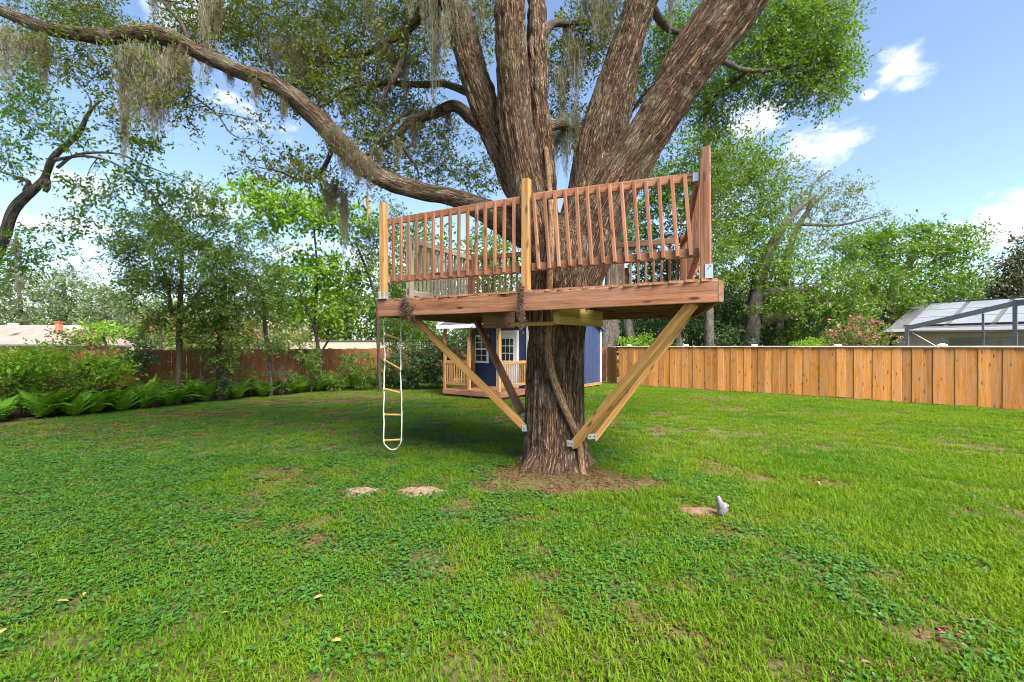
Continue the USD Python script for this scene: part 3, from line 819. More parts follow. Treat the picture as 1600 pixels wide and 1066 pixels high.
nrm /= np.linalg.norm(nrm, axis=1, keepdims=True) + 1e-12
if (nrm[:, 0] * (tv[:, 0] - tv[:, 0].mean())).sum() < 0:
    tf = tf[:, ::-1]; nrm = -nrm
tv = tv + nrm * (Wd / np.maximum(Ws, 1e-6))[:, None] + nrm * .006
OAK = thing('oak_tree', 'huge old oak with a forked trunk and several thick stems carrying the timber platform', 'tree', (OAKX, OAKY, 0))
part(OAK, 'trunk', (tv, tf, G), M['bark'], smooth=True)
# pale scar where a limb broke off
th = np.linspace(0, 2 * np.pi, 22)[:-1]
c0 = P(977, 136, 6.27)
sv = [c0 + [0, -.012, 0]]
for t in th:
    r = 1 + .25 * math.sin(3 * t + 1) + .12 * math.sin(5 * t)
    x, z = .045 * r * math.cos(t), .155 * r * math.sin(t)
    sv.append(c0 + [x + z * .32, .004 + .02 * abs(x) / .045, z])
part(OAK, 'scar', (np.array(sv), np.array([(0, 1 + (k + 1) % 21, 1 + k) for k in range(21)])), plain('pale_exposed_wood', (.46, .42, .38), var=.25, scale=30, bump=.5), smooth=True, label='pale bare scar on the trunk stem')

# the long limb that arches over to the left, and lesser branches
ol = np.random.default_rng(21)
skel, srad = [], []


def branch(rows, name='branch', sides=14, n=None, rough=.22, seed=1, material='limb', label=None, parent=None):
    r = np.array([[*P(a, b, d), w * d / F / 2] for a, b, d, w in rows])
    q = catmull(r, n or 9 * len(r))
    q[:, :3] += (np.stack([noise(q[:, :3] * 1.5, seed + s_) for s_ in range(3)], -1) - .5) * .05
    part(parent or OAK, name, tube(q[:, :3], q[:, 3], sides, rough=rough, seed=seed), M[material], smooth=True, label=label)
    skel.extend(q[::2, :3]); srad.extend(q[::2, 3])


branch([(862, 392, 6.05, 46), (800, 352, 6.25, 44), (740, 322, 6.4, 34), (690, 306, 6.45, 30), (640, 294, 6.45, 31), (596, 276, 6.45, 33), (558, 252, 6.4, 31), (520, 212, 6.35, 30), (482, 172, 6.3, 29), (434, 134, 6.25, 26), (372, 110, 6.2, 24), (312, 82, 6.15, 24), (266, 58, 6.1, 24), (222, 50, 6.1, 24), (172, 60, 6.1, 23), (112, 54, 6.1, 21), (62, 42, 6.1, 19), (22, 27, 6.1, 17), (-30, 5, 6.1, 15), (-110, -30, 6.1, 12)],
       'limb', 18, 240, .30, 5, label='long limb arching out to the left, hung with moss')
BR = [
    [(770, 215, 6.6, 22), (742, 190, 6.9, 20), (712, 166, 7.0, 18), (676, 178, 7.1, 15), (640, 190, 7.1, 12), (618, 214, 7.1, 9), (590, 236, 7.1, 7), (560, 244, 7.1, 4)],
    [(618, 214, 7.1, 7), (636, 240, 7.0, 6), (650, 262, 6.9, 4), (655, 280, 6.9, 2)],
    [(716, 20, 6.5, 30), (690, -10, 6.6, 24), (660, 20, 6.8, 20), (636, 44, 6.9, 17), (606, 66, 7.0, 12), (572, 82, 7.1, 10), (530, 86, 7.1, 7), (490, 80, 7.1, 4)],
    [(636, 44, 6.9, 12), (630, 84, 6.8, 11), (616, 120, 6.7, 9), (602, 146, 6.7, 6), (594, 166, 6.7, 3)],
    [(606, 66, 7.0, 9), (594, 96, 6.9, 7), (588, 128, 6.9, 5), (584, 158, 6.9, 3)],
    [(752, 150, 6.4, 14), (700, 132, 6.9, 10), (650, 132, 7.1, 9), (590, 132, 7.1, 7), (540, 140, 7.0, 5), (508, 166, 6.9, 4), (490, 172, 6.8, 3)],
    [(525, 218, 6.35, 8), (505, 262, 6.5, 6), (476, 282, 6.6, 5), (440, 268, 6.7, 3), (405, 262, 6.8, 2)],
    [(590, 272, 6.5, 9), (580, 240, 6.7, 6), (600, 210, 6.9, 5), (640, 170, 7.1, 4)],
    [(300, 82, 6.15, 8), (285, 40, 6.4, 6), (262, 10, 6.6, 5), (240, -20, 6.8, 4)],
    [(300, 150, 6.4, 3), (318, 162, 6.4, 3), (340, 180, 6.4, 2.4), (356, 204, 6.4, 2), (372, 216, 6.4, 1)],
    [(270, 62, 6.1, 6), (286, 110, 6.3, 4), (300, 150, 6.4, 3)],
    [(1100, 70, 5.85, 14), (1130, 96, 6.6, 9), (1165, 110, 7.4, 7), (1220, 108, 8.0, 5), (1262, 96, 8.3, 3.5), (1300, 70, 8.5, 2)],
    [(1165, 110, 7.4, 6), (1150, 126, 7.8, 5), (1120, 148, 8.2, 4), (1090, 170, 8.6, 2)],
    [(1010, 0, 6.1, 18), (1030, 30, 7.0, 12), (1060, 50, 7.6, 9), (1095, 40, 8.0, 5)],
    [(1060, 100, 8.4, 7), (1030, 128, 8.4, 6), (1004, 150, 8.4, 5), (985, 180, 8.4, 3)],
    [(842, 60, 6.25, 18), (866, 36, 6.6, 12), (890, 38, 6.9, 10), (920, 34, 7.2, 6)],
    [(846, 205, 6.3, 20), (866, 196, 6.55, 16), (884, 198, 6.8, 13), (900, 215, 7.0, 10), (912, 250, 7.2, 6)],
    [(800, -60, 5.8, 44), (790, -200, 5.7, 38), (700, -420, 6.2, 30), (560, -600, 7.0, 20)],
    [(1045, -110, 6.0, 42), (1100, -260, 6.2, 36), (1200, -460, 7.0, 26), (1300, -560, 8.0, 16)],
    [(1248, -125, 5.2, 58), (1380, -300, 4.7, 48), (1600, -560, 4.1, 38), (1900, -900, 3.4, 26)],
    [(1178, -105, 5.75, 40), (1330, -300, 6.6, 32), (1480, -420, 8.0, 22), (1560, -470, 9.0, 14)],
    [(682, -100, 6.4, 38), (560, -330, 5.9, 30), (300, -640, 5.0, 22), (0, -1000, 4.2, 14)],
    [(797, -100, 5.75, 40), (850, -420, 5.2, 34), (900, -1000, 4.0, 26), (900, -2200, 2.6, 16)],
]
for k, b in enumerate(BR):
    branch(b, 'branch', 8 if b[0][3] < 12 else 11, seed=30 + k, material='twig' if b[0][3] < 20 else 'limb')
for st in STEMS[1:8]:
    skel.extend(st[4::3, :3]); srad.extend(st[4::3, 3])

OB = [  # px, py, rx, ry, depth, clusters
    (60, 18, 80, 26, 8.2, 10), (150, 22, 60, 22, 8.5, 8), (300, 20, 70, 30, 7.6, 12), (255, 70, 60, 24, 6.6, 10), (235, 120, 50, 55, 6.4, 12), (120, 90, 50, 40, 6.3, 9), (180, 185, 30, 30, 6.5, 4), (285, 175, 26, 28, 6.5, 5),
    (400, 40, 80, 48, 7.4, 24), (480, 50, 80, 60, 7.4, 28), (560, 50, 70, 70, 7.5, 26), (450, 120, 60, 50, 7.1, 20), (530, 130, 60, 50, 7.2, 18), (610, 110, 60, 70, 7.6, 20), (660, 70, 40, 70, 7.9, 16), (640, 205, 60, 50, 7.8, 18), (690, 240, 50, 40, 8.0, 13),
    (565, 200, 50, 40, 7.3, 11), (452, 272, 58, 24, 6.75, 8), (395, 262, 26, 26, 6.8, 3), (620, 262, 45, 26, 7.8, 8), (745, 60, 30, 60, 8.2, 10), (735, 275, 45, 36, 8.4, 9), (560, 300, 40, 16, 8.0, 4), (395, 205, 24, 20, 6.9, 2), (330, 60, 40, 40, 7.0, 6),
    (640, 15, 60, 26, 7.0, 10), (760, 10, 30, 30, 8.2, 6), (870, 90, 26, 70, 7.9, 9), (910, 60, 46, 60, 7.6, 14), (890, 200, 30, 70, 7.8, 10), (950, 30, 36, 40, 7.6, 8), (1010, 130, 24, 50, 8.4, 6), (760, 215, 22, 40, 8.4, 4)]
OBR = [(1075, 50, 50, 50, 8.3, 20), (1040, 110, 44, 50, 8.5, 16), (1130, 130, 50, 44, 8.5, 18), (1200, 30, 60, 40, 8.4, 22), (1180, 100, 50, 44, 8.4, 18), (1250, 50, 56, 60, 8.5, 26), (1250, 120, 50, 30, 8.4, 14), (1302, 40, 26, 44, 8.4, 14), (1305, 110, 24, 38, 8.3, 10), (1230, 150, 60, 14, 8.2, 6), (1090, 185, 44, 22, 8.8, 9), (1300, 145, 24, 10, 8.2, 2), (1270, 8, 50, 20, 8.3, 10)]
ca = np.vstack([blob(*b[:5], int(b[5] * 1.15), ol, dd=.9) for b in OB]); cb = np.vstack([blob(*b, ol, dd=.9) for b in OBR])
# the rest of the crown, above the picture
cc = []
while len(cc) < 340:
    a = ol.uniform(-1, 1, 3)
    r = a @ a
    if .25 < r < 1:
        p = np.array([.0, 5.2, 10.6]) + a * [9.2, 10.0, 4.4]
        if p[0] > 4 and p[0] > .5 * p[1]:
            continue
        if p[1] < .3 or p[2] - EYE > .80 * p[1] + .5:
            cc.append(p)
cc = np.array(cc)
tw = grow(skel, srad, np.vstack([ca, cb]), ol, tip=.004, k0=.0045, sag=.05)
LV1 = leaves(ca, .34 * ol.uniform(.7, 1.35, len(ca)), 130, .062, ol, .42, .8, .45, twigs=tw)
LV2 = leaves(cb, .38 * ol.uniform(.7, 1.3, len(cb)), 200, .062, ol, .45, .8, .5, twigs=tw)
part(OAK, 'twig', tw.mesh(), M['twig'], smooth=True, kind='stuff')
tw = grow(skel, srad, cc, ol, tip=.008, k0=.007, sag=.05)
part(OAK, 'twig', tw.mesh(), M['twig'], smooth=True, kind='stuff')
part(OAK, 'crown', LV1, M['oak'], kind='stuff', label='olive green leaves of the left side')
part(OAK, 'crown', LV2, M['oakr'], kind='stuff', label='brighter green leaves of the right side')
part(OAK, 'crown', leaves(cc, .75 * ol.uniform(.7, 1.3, len(cc)), 170, .10, ol, .5, .7, .5), M['oakr'], kind='stuff')

# climbing vine on the trunk
vr = np.array([P(*a) for a in [(853, 232, 6.0), (856, 262, 5.92), (859, 300, 5.80), (862, 350, 5.62), (860, 410, 5.54), (858, 460, 5.55), (858, 510, 5.57), (857, 545, 5.575), (862, 580, 5.57), (872, 612, 5.57), (888, 650, 5.585), (900, 678, 5.62), (906, 700, 5.64), (909, 728, 5.62), (912, 742, 5.57), (914, 756, 5.50)]])
q = catmull(vr, 110)
vt = thing('vine', 'thick bare brown vine climbing up the front of the oak trunk', 'vine', vr[-1] * [1, 1, 0])
part(vt, 'stem', tube(q, np.interp(np.arange(110), [0, 50, 80, 100, 109], [.035, .043, .047, .04, .045]), 12, rough=.22, seed=71), M['vine'], smooth=True)

# ---------------------------------------------------------------- the platform in the tree
A, B = np.array([-1.81, 6.2, 0]), np.array([1.92, 4.24, 0])
A2, B2 = np.array([-.78, 8.57, 0]), np.array([2.72, 6.85, 0])
Z = lambda p, z: np.array([p[0], p[1], z])
lerp = lambda p, q_, t: p + (q_ - p) * t
E = unit(B - A); OUT = np.array([-E[1] * -1, 0, 0]); OUT = np.array([E[1], -E[0], 0]); LEN = np.linalg.norm(B - A)
UPV = (0, 0, 1)
PL = thing('tree_platform', 'reddish brown timber tree platform with slatted railings built round the oak trunk', 'tree house', (.1, 5.9, 2.0))


def on_line(px, p, q_):
    """The point of the segment p-q that is seen at column px."""
    k = (px - CX) / F
    t = (k * p[1] - p[0]) / ((q_[0] - p[0]) - k * (q_[1] - p[1]))
    return lerp(p, q_, t)


def trunk_gap(p, q_, r=.56, c=(.62, 6.0)):
    d = q_ - p; L = np.linalg.norm(d); d = d / L
    w = np.array([c[0], c[1], 0]) - p; s = w @ d; h_ = np.linalg.norm(w - s * d)
    if h_ >= r:
        return [(0.0, 1.0)]
    e = math.sqrt(r * r - h_ * h_)
    return [(a / L, b / L) for a, b in ((0, s - e), (s + e, L)) if b - a > .08]


part(PL, 'front_beam', beam(Z(A, 2.1025) - OUT * 0, Z(B, 2.1125), .045, .205, c=.006, segs=6, bow=-.006), M['deck'])
part(PL, 'side_beam', beam(Z(B + E * .027 + OUT * .02, 2.112), Z(B2 + E * .02, 2.12), .045, .20, c=.006), M['deckdark'])
part(PL, 'side_beam', beam(Z(A - E * .022 - OUT * .024, 2.10), Z(A2 - E * .022, 2.12), .045, .20, c=.006), M['deck'])
part(PL, 'back_beam', beam(Z(A2, 2.12), Z(B2, 2.12), .045, .18, c=.005), M['deckdark'])
for f_ in (.2, .4, .6, .8):
    p, q_ = lerp(A, A2, f_), lerp(B, B2, f_)
    for t0, t1 in trunk_gap(p, q_, .52):
        part(PL, 'joist', beam(Z(lerp(p, q_, t0), 2.135), Z(lerp(p, q_, t1), 2.135), .04, .14), M['deckdark'])
nb = 29
for k in range(nb):
    t = (k + .5) / nb
    p, q_ = lerp(A, B, t) + OUT * RG.uniform(.012, .034), lerp(A2, B2, t) - OUT * .02
    for t0, t1 in trunk_gap(p, q_):
        zz = 2.218 + RG.uniform(-.002, .004)
        part(PL, 'deck_board', beam(Z(lerp(p, q_, t0), zz), Z(lerp(p, q_, t1), zz + RG.uniform(-.004, .004)), LEN / nb - .007, .026), M['deck'])
# front posts
posts = [(600, 6.17, 2.245, 3.53, 'post', .089), (822, 5.19, 2.232, 3.50, 'post', .089), (1102.5, 4.31, 2.232, 3.475, 'deck', .092)]
for px, d, z0, z1, mm, w in posts:
    b0 = np.array([(px - CX) / F * d, d, 0])
    part(PL, 'post', beam(Z(b0, z0), Z(b0 + [RG.uniform(-.006, .006), 0, 0], z1), w, w, up=OUT, c=.006), M[mm])
b0 = P(600, 470, 6.17)
br = part(PL, 'bracket', beam(Z(b0 + OUT * .048 + E * -.03, 2.245), Z(b0 + OUT * .048 + E * -.03, 2.345), .045, .004, up=OUT, c=.001), M['galv'])
part(PL, 'bracket', beam(Z(b0 + E * .048 + OUT * .01, 2.245), Z(b0 + E * .048 + OUT * .01, 2.345), .06, .004, up=E, c=.001), M['galv'])
part(PL, 'bracket', boxm(Z(b0, 2.239), (.15, .13, .010), math.atan2(E[1], E[0])), M['galv'])
b0 = P(1102.5, 430, 4.31)
part(PL, 'bracket', beam(Z(b0 + OUT * .05 + E * .033, 2.236), Z(b0 + OUT * .05 + E * .033, 2.368), .07, .005, up=OUT, c=.001), M['galv'])
part(PL, 'bracket', beam(Z(b0 + OUT * .02 - E * .05, 2.236), Z(b0 + OUT * .02 - E * .05, 2.355), .06, .005, up=E, c=.001), M['galv'])
for dx, dz in ((.045, 2.345), (.025, 2.325)):
    part(PL, 'bolt', tube([Z(b0 + OUT * .05 + E * dx, dz), Z(b0 + OUT * .057 + E * dx, dz)], .006, 8), M['bolt'])


def railing(p, q_, zt0, zt1, zb0, zb1, pxs=None, n=0, lean=0.0, mat_='deck', rw=.04, rh=.086, bw=.034, off=.037, outv=OUT, ext=.02, holdname='railing_panel', margin=.06):
    H = holder(PL, holdname)
    d = unit(q_ - p)
    part(H, 'rail', beam(Z(p - d * 0, zt0), Z(q_, zt1), rw, rh, c=.005), M[mat_])
    part(H, 'rail', beam(Z(p - d * 0, zb0), Z(q_, zb1), rw, rh, c=.005), M[mat_])
    L = np.linalg.norm(q_ - p)
    ts = [np.linalg.norm(on_line(x, p, q_) - p) / L for x in pxs] if pxs is not None else np.linspace(margin, 1 - margin, n)
    for t in ts:
        b = lerp(p, q_, t) + outv * off
        zt, zb = zt0 + (zt1 - zt0) * t + rh * .27, zb0 + (zb1 - zb0) * t - rh * .36
        j = RG.uniform(-.006, .006)
        part(H, 'baluster', beam(Z(b + d * (lean * .5 + j), zb + RG.uniform(-.006, .006)), Z(b - d * (lean * .5 + j), zt + RG.uniform(-.005, .005)), bw, bw, up=outv, c=.003), M[mat_])
    return H


R0, R1 = A - OUT * .045, B - OUT * .06
lp, cpx, rp = on_line(606, R0, R1), on_line(813.5, R0, R1), on_line(832, R0, R1)
railing(lp, cpx, 3.285, 3.285, 2.50, 2.485, pxs=[618, 629.7, 641.6, 654.2, 666.8, 679.6, 692.9, 706.2, 719.5, 733.2, 746.9, 760.8, 775.8, 790.2, 805.4])
railing(rp, on_line(1092, R0, R1), 3.295, 3.225, 2.50, 2.50, pxs=[840, 856.5, 872, 888.5, 905.5, 922.5, 940, 958, 976.5, 995.5, 1014.5, 1034, 1055, 1075.5], lean=.055)
bl = on_line(604, R0, R1)
part(PL, 'bracket', boxm(Z(lp + E * .02 + OUT * .023, 2.50), (.07, .006, .09), math.atan2(E[1], E[0])), M['galv'])
rr = on_line(1090, R0, R1)
part(PL, 'bracket', boxm(Z(rr - E * .015 + OUT * .023, 3.225), (.05, .006, .085), math.atan2(E[1], E[0])), M['galv'])
# left side, back and right side
gp = np.array([-1.53, 6.83, 0])
part(PL, 'post', beam(Z(gp, 2.232), Z(gp, 3.24), .089, .089, up=OUT, c=.006), M['grey'], label='grey weathered post')
cp_ = A2 + E * .06 + OUT * .06
part(PL, 'post', beam(Z(cp_, 2.232), Z(cp_, 3.32), .1, .1, up=OUT, c=.006), M['deck'])
bp_ = np.array([2.585, 6.78, 0])
part(PL, 'post', beam(Z(bp_, 2.232), Z(bp_, 3.26), .14, .1, up=OUT, c=.006), M['deck'])
LO = unit(np.array([-(cp_ - gp)[1], (cp_ - gp)[0], 0]))
railing(gp, cp_, 3.195, 3.235, 2.40, 2.40, n=17, mat_='grey', outv=LO, off=.035)
mid_b = lerp(cp_, bp_, .46)
railing(cp_, bp_, 3.235, 3.185, 2.42, 2.40, n=31, mat_='deckdark', outv=-OUT, off=.035, margin=.03)
railing(np.array([1.80, 4.42, 0]), bp_, 3.20, 3.19, 2.48, 2.44, n=17, mat_='deck', outv=np.array([.95, -.3, 0]), off=.035)

# braces down to the trunk, with their brackets
def brace(p, q_, w, h_, mm, label=None):
    return part(PL, 'brace', beam(p, q_, w, h_, c=.006), M[mm], label=label)


b1a, b1b = np.array([-1.375, 6.12, 2.03]), P(821, 669, 5.95)
brace(b1a, b1b, .089, .089, 'brace')
b2a, b2b = np.array([-.64, 8.0, 2.08]), P(815, 645, 6.2)
brace(b2a, b2b, .089, .089, 'deck')
b3a, b3b = P(1083, 474, 4.40), P(896, 696, 5.60)
brace(b3a, b3b, .092, .092, 'brace')
b4a, b4b = np.array([2.62, 6.72, 2.08]), P(926, 686, 5.98)
brace(b4a, b4b, .089, .089, 'brace')


def bracket(c, w, h_, out, seed=0):
    out = unit(out); s = np.cross(UPV, out)
    k = part(PL, 'bracket', beam(c - s * w / 2 + out * .003, c + s * w / 2 + out * .003, .006, h_, c=.001), M['galv'])
    for x in (-.25, .25):
        o_ = c + s * w * x + out * .006
        part(PL, 'bolt', tube([o_, o_ + out * .010], .008, 6), M['bolt'])


bracket(P(823, 669, 5.875), .125, .085, (-.25, -1, 0))
bracket(P(818, 651, 6.11), .07, .085, (-.5, -1, 0))
bracket(P(891, 693, 5.53), .085, .075, (-.55, -.9, 0))
bracket(P(925, 682, 5.885), .115, .07, (.12, -1, 0))
# heavy collar beams that carry the deck, bolted to the trunk
ca_, cb_ = np.array([.51, 5.28, 0]), np.array([1.18, 6.08, 0])
part(PL, 'collar_beam', beam(Z(ca_, 1.955), Z(cb_, 1.96), .075, .20, c=.006), M['green'], label='yellow green stained collar beam')
part(PL, 'collar_beam', beam(Z(np.array([-.385, 5.98, 0]), 1.945), Z(np.array([.03, 6.06, 0]), 1.945), .075, .215, c=.006), M['deckdark'])
part(PL, 'collar_beam', beam(Z(np.array([.0, 5.60, 0]), 1.868), Z(np.array([.50, 5.36, 0]), 1.868), .06, .045, c=.005), M['brace'])
part(PL, 'collar_beam', beam(Z(np.array([-.30, 6.02, 0]), 1.98), Z(np.array([.20, 6.95, 0]), 1.98), .075, .18, c=.006), M['deckdark'])

# ---------------------------------------------------------------- rope ladder
LA = thing('rope_ladder', 'white rope ladder with yellow wooden rungs hanging from the left end of the platform', 'ladder', P(613, 704, 6.3) * [1, 1, 0])
dl = 6.3
LR = [(600.5, 488), (600, 530), (601.5, 566), (600, 610), (599.6, 650), (600, 688), (603, 697), (610, 702.5), (618, 702), (624, 696), (627, 686), (627.5, 650), (627, 612), (625.8, 578), (627, 530), (626, 488)]
rp_ = catmull(np.array([P(x, y, dl + .05 * math.sin(i)) for i, (x, y) in enumerate(LR)]), 150)
part(LA, 'rope', tube(rp_ + (np.stack([noise(rp_ * 9 + 7 * q_, 2) for q_ in range(3)], -1) - .5) * .012, .0088, 7, rough=.25, seed=4), M['rope'], smooth=True)
for (xa, ya), (xb, yb) in (((601, 522), (626.5, 531)), ((601, 563), (626, 577)), ((600, 607.5), (627, 614.5)), ((600, 648), (627.5, 648.5)), ((600, 688.5), (627, 687))):
    a_, b_ = P(xa, ya, dl), P(xb, yb, dl)
    part(LA, 'rung', tube(np.linspace(a_ + (a_ - b_) * .06, b_ + (b_ - a_) * .06, 5), [.012, .0145, .0145, .0145, .012], 9), M['rung'], smooth=True)
    for e_ in (a_, b_):
        part(LA, 'knot', tube([e_ - [0, 0, .022], e_ - [0, 0, .008], e_ + [0, 0, .012], e_ + [0, 0, .022]], [.009, .0145, .014, .009], 8), M['rope'], smooth=True)


# ---------------------------------------------------------------- Spanish moss
def moss_mesh(tails, rng):
    """tails: (top point, width m, length m, strands)."""
    V, Fc, n0 = [], [], 0
    for top_, w, L, n in tails:
        K = 12
        u = np.linspace(0, 1, K)
        st = top_ + rng.normal(size=(n, 3)) * [w * .5, w * .45, .02] + np.array([0, 0, 1]) * rng.uniform(-.35, .05, n)[:, None] * L * .5
        ln = L * rng.uniform(.25, 1.0, n) * (1 - .35 * np.abs(rng.normal(size=n)).clip(0, 1))
        ctr = top_[None] + (st - top_) * .35
        amp = rng.uniform(.006, .034, n)
        ph = rng.uniform(0, 6.28, (n, 2)); fr = rng.uniform(6, 26, (n, 2))
        pts = np.zeros((n, K, 3))
        for a_ in range(2):
            base = st[:, a_][:, None] + (ctr[:, a_] - st[:, a_])[:, None] * (u ** 1.3)
            pts[..., a_] = base + amp[:, None] * np.sin(ph[:, a_][:, None] + fr[:, a_][:, None] * u) * (.4 + u)
        pts[..., 2] = st[:, 2][:, None] - ln[:, None] * u
        yaw = rng.uniform(0, 6.28, (n, K)); hw = (.0045 * rng.uniform(.6, 1.5, n))[:, None] * (1 - .6 * u)
        s = np.stack([np.cos(yaw), np.sin(yaw), np.sin(yaw * 2.3) * .9], -1) * hw[..., None]
        v = np.stack([pts - s, pts + s], 2).reshape(-1, 3)
        i_ = (np.arange(n)[:, None] * K + np.arange(K - 1)).ravel() * 2 + n0
        f_ = np.stack([i_, i_ + 1, i_ + 3, i_, i_ + 3, i_ + 2], 1).reshape(-1, 3)
        V.append(v); Fc.append(f_); n0 += len(v)
        # short curls that fuzz the outline
        m_ = n * 6
        kk = rng.integers(0, n, m_); uu = rng.integers(0, K - 1, m_)
        o_ = pts[kk, uu]; d = rng.normal(size=(m_, 3)) * [1, 1, .7] - [0, 0, .5]; d /= np.linalg.norm(d, axis=1, keepdims=True)
        l_ = rng.uniform(.02, .07, m_)[:, None]; s = np.cross(d, rng.normal(size=(m_, 3))); s /= np.linalg.norm(s, axis=1, keepdims=True) + 1e-9
        v = np.stack([o_ - s * .0025, o_ + s * .0025, o_ + d * l_], 1).reshape(-1, 3)
        f_ = np.arange(m_ * 3).reshape(-1, 3) + n0
        V.append(v); Fc.append(f_); n0 += len(v)
    return np.vstack(V), np.vstack(Fc)


MG = 'Spanish moss hanging in the oak'
MOSS = [  # label, material, depth, tails (px, py top, width px, length px, strands)
    ('big thick grey curtain of Spanish moss below the long limb at the upper left', 'moss', 6.05, [(205, 72, 26, 110, 130), (226, 74, 24, 130, 130), (248, 80, 26, 150, 150), (262, 90, 18, 120, 90), (214, 130, 14, 90, 60), (240, 130, 18, 100, 70)]),
    ('longest thin grey tail of moss at the upper left, ending beside blue sky', 'moss', 6.1, [(193, 95, 9, 190, 90), (197, 150, 7, 110, 40)]),
    ('short brown moss tuft under the bend of the long limb', 'mossb', 6.05, [(278, 70, 14, 100, 80), (290, 88, 9, 60, 40)]),
    ('sparse moss strands drooping at the far left edge of the picture', 'moss', 6.0, [(8, 35, 14, 130, 70), (30, 50, 10, 70, 40)]),
    ('small brown moss tail left under the long limb beside green leaves', 'mossb', 6.1, [(70, 58, 10, 100, 70), (52, 60, 18, 60, 50)]),
    ('slim grey moss strands hanging in open sky above the limb, nearest the white cloud', 'moss', 6.6, [(323, -30, 7, 180, 70), (315, 0, 5, 160, 30)]),
    ('short dark moss strand right of the slim strands over open sky', 'mossb', 6.6, [(340, -30, 7, 130, 50)]),
    ('grey moss tail at the very top left hanging above the limb', 'moss', 6.4, [(241, -30, 9, 75, 60)]),
    ('brown moss draped among the olive leaves above the limb', 'mossb', 6.9, [(430, 60, 20, 70, 60), (455, 55, 18, 90, 70), (472, 70, 12, 80, 60), (505, 60, 12, 55, 40)]),
    ('moss clinging to the middle of the arching limb', 'mossb', 6.2, [(520, 200, 18, 50, 90), (540, 218, 18, 70, 120), (560, 238, 16, 66, 100), (578, 256, 12, 50, 60), (505, 190, 9, 26, 40)]),
    ('grey moss hanging below the limb just left of the platform, longer strand', 'moss', 6.6, [(538, 300, 8, 120, 90)]),
    ('ragged brown moss bunch below the limb left of the platform', 'mossb', 6.6, [(512, 288, 14, 70, 70), (524, 280, 10, 60, 50)]),
    ('long pale moss beard left of the leaning stem, reaching lowest', 'moss', 6.4, [(678, -40, 12, 215, 110), (684, 40, 8, 110, 40)]),
    ('pale moss tail in front of dark branches at the top', 'moss', 6.5, [(662, -40, 9, 120, 70), (640, -30, 12, 70, 50)]),
    ('whitish moss coating the leaning left stem near the top', 'moss', 6.15, [(706, -40, 16, 130, 130), (720, 0, 16, 100, 120), (728, 40, 12, 60, 60), (696, 20, 8, 90, 50)]),
    ('small moss tuft low on the left stem above the railing', 'mossb', 6.1, [(768, 180, 9, 70, 50), (776, 215, 7, 55, 40)]),
    ('big grey moss curtain between the middle and right stems', 'moss', 6.9, [(900, 60, 16, 130, 90), (878, 100, 11, 150, 80), (884, 180, 14, 110, 90), (868, 195, 9, 90, 50), (900, 165, 11, 110, 60), (888, 30, 14, 90, 60)]),
    ('wide pale moss curtain at the top left of the right fork', 'moss', 6.7, [(912, -30, 14, 70, 70), (930, -30, 16, 110, 110), (945, -20, 11, 110, 70), (950, 20, 8, 90, 50), (962, -30, 10, 60, 40)]),
    ('thin moss strand in the bright leaves at the top right', 'moss', 7.0, [(1048, -30, 5, 110, 30), (1056, -30, 4, 75, 15)]),
    ('grey moss strands among olive leaves left of the trunk, below a dark branch', 'moss', 7.0, [(590, 30, 10, 90, 60), (575, -10, 12, 70, 50), (612, 70, 8, 70, 50)]),
    ('brownish moss on the limb crest beside the open blue sky', 'mossb', 6.2, [(330, 80, 10, 40, 60), (360, 96, 9, 50, 60), (400, 112, 10, 60, 70), (445, 132, 10, 70, 60)]),
    ('pale moss tails hanging behind the leaning stem at the top', 'moss', 7.0, [(752, -20, 8, 90, 50), (632, 90, 7, 80, 40)]),
    ('thin grey moss strand beside the dark branch over the railing', 'moss', 6.9, [(622, 215, 7, 50, 50), (592, 232, 9, 45, 50)]),
    ('slender grey moss tail low at the far left edge', 'moss', 8.5, [(25, 372, 8, 60, 50), (30, 430, 7, 50, 40)]),
    ('thin moss among the dark branches behind the leaning stem', 'mossb', 7.1, [(600, 150, 12, 80, 40), (560, 90, 10, 60, 40), (648, 185, 12, 70, 50), (700, 170, 9, 60, 40), (540, 150, 14, 60, 40)]),
]
mr = np.random.default_rng(33)
for label, mm, d, tails in MOSS:
    tl = [(P(px, py, d + mr.uniform(-.05, .05)), w * d / F, L * d / F, int(n * 1.3)) for px, py, w, L, n in tails]
    base = tl[0][0]
    single('spanish_moss', label, 'moss', moss_mesh(tl, mr), M[mm], loc=base, group=MG)
# dry clumps caught on the platform
for label, tails in (('dry brown clump of moss and leaves caught on the left front edge of the platform', [(633, 466, 6, 32, 140), (646, 474, 9, 36, 220), (655, 478, 5, 28, 80)]),
                     ('long dry brown moss clump dangling below the centre of the platform', [(814, 446, 4, 40, 70), (815, 478, 3, 45, 70), (812, 462, 2, 60, 30)])):
    d = 5.955 if tails[0][0] < 700 else 5.05
    tl = [(P(px, py, d), w * d / F, L * d / F, n) for px, py, w, L, n in tails]
    single('dry_moss', label, 'moss', moss_mesh(tl, mr), M['dry'], loc=tl[0][0])
tl = [(P(739, 512, 6.6), .03, .42, 40)]
single('dry_moss', 'thin dry moss strand hanging in front of the shed window', 'moss', moss_mesh(tl, mr), M['mossb'], loc=tl[0][0])
sp = catmull(np.array([P(575, 296, 6.4), P(574, 316, 6.4), P(575, 330, 6.4), P(574, 346, 6.4)]), 12)
v_, f_, _ = tube(sp, [.003, .004, .012, .018, .02, .018, .014, .012, .012, .01, .008, .005], 6)
single('hanging_cord', 'small frayed orange cord end hanging under the limb beside the platform', 'cord', (v_, f_), M['orange'], loc=sp[0], smooth=True)

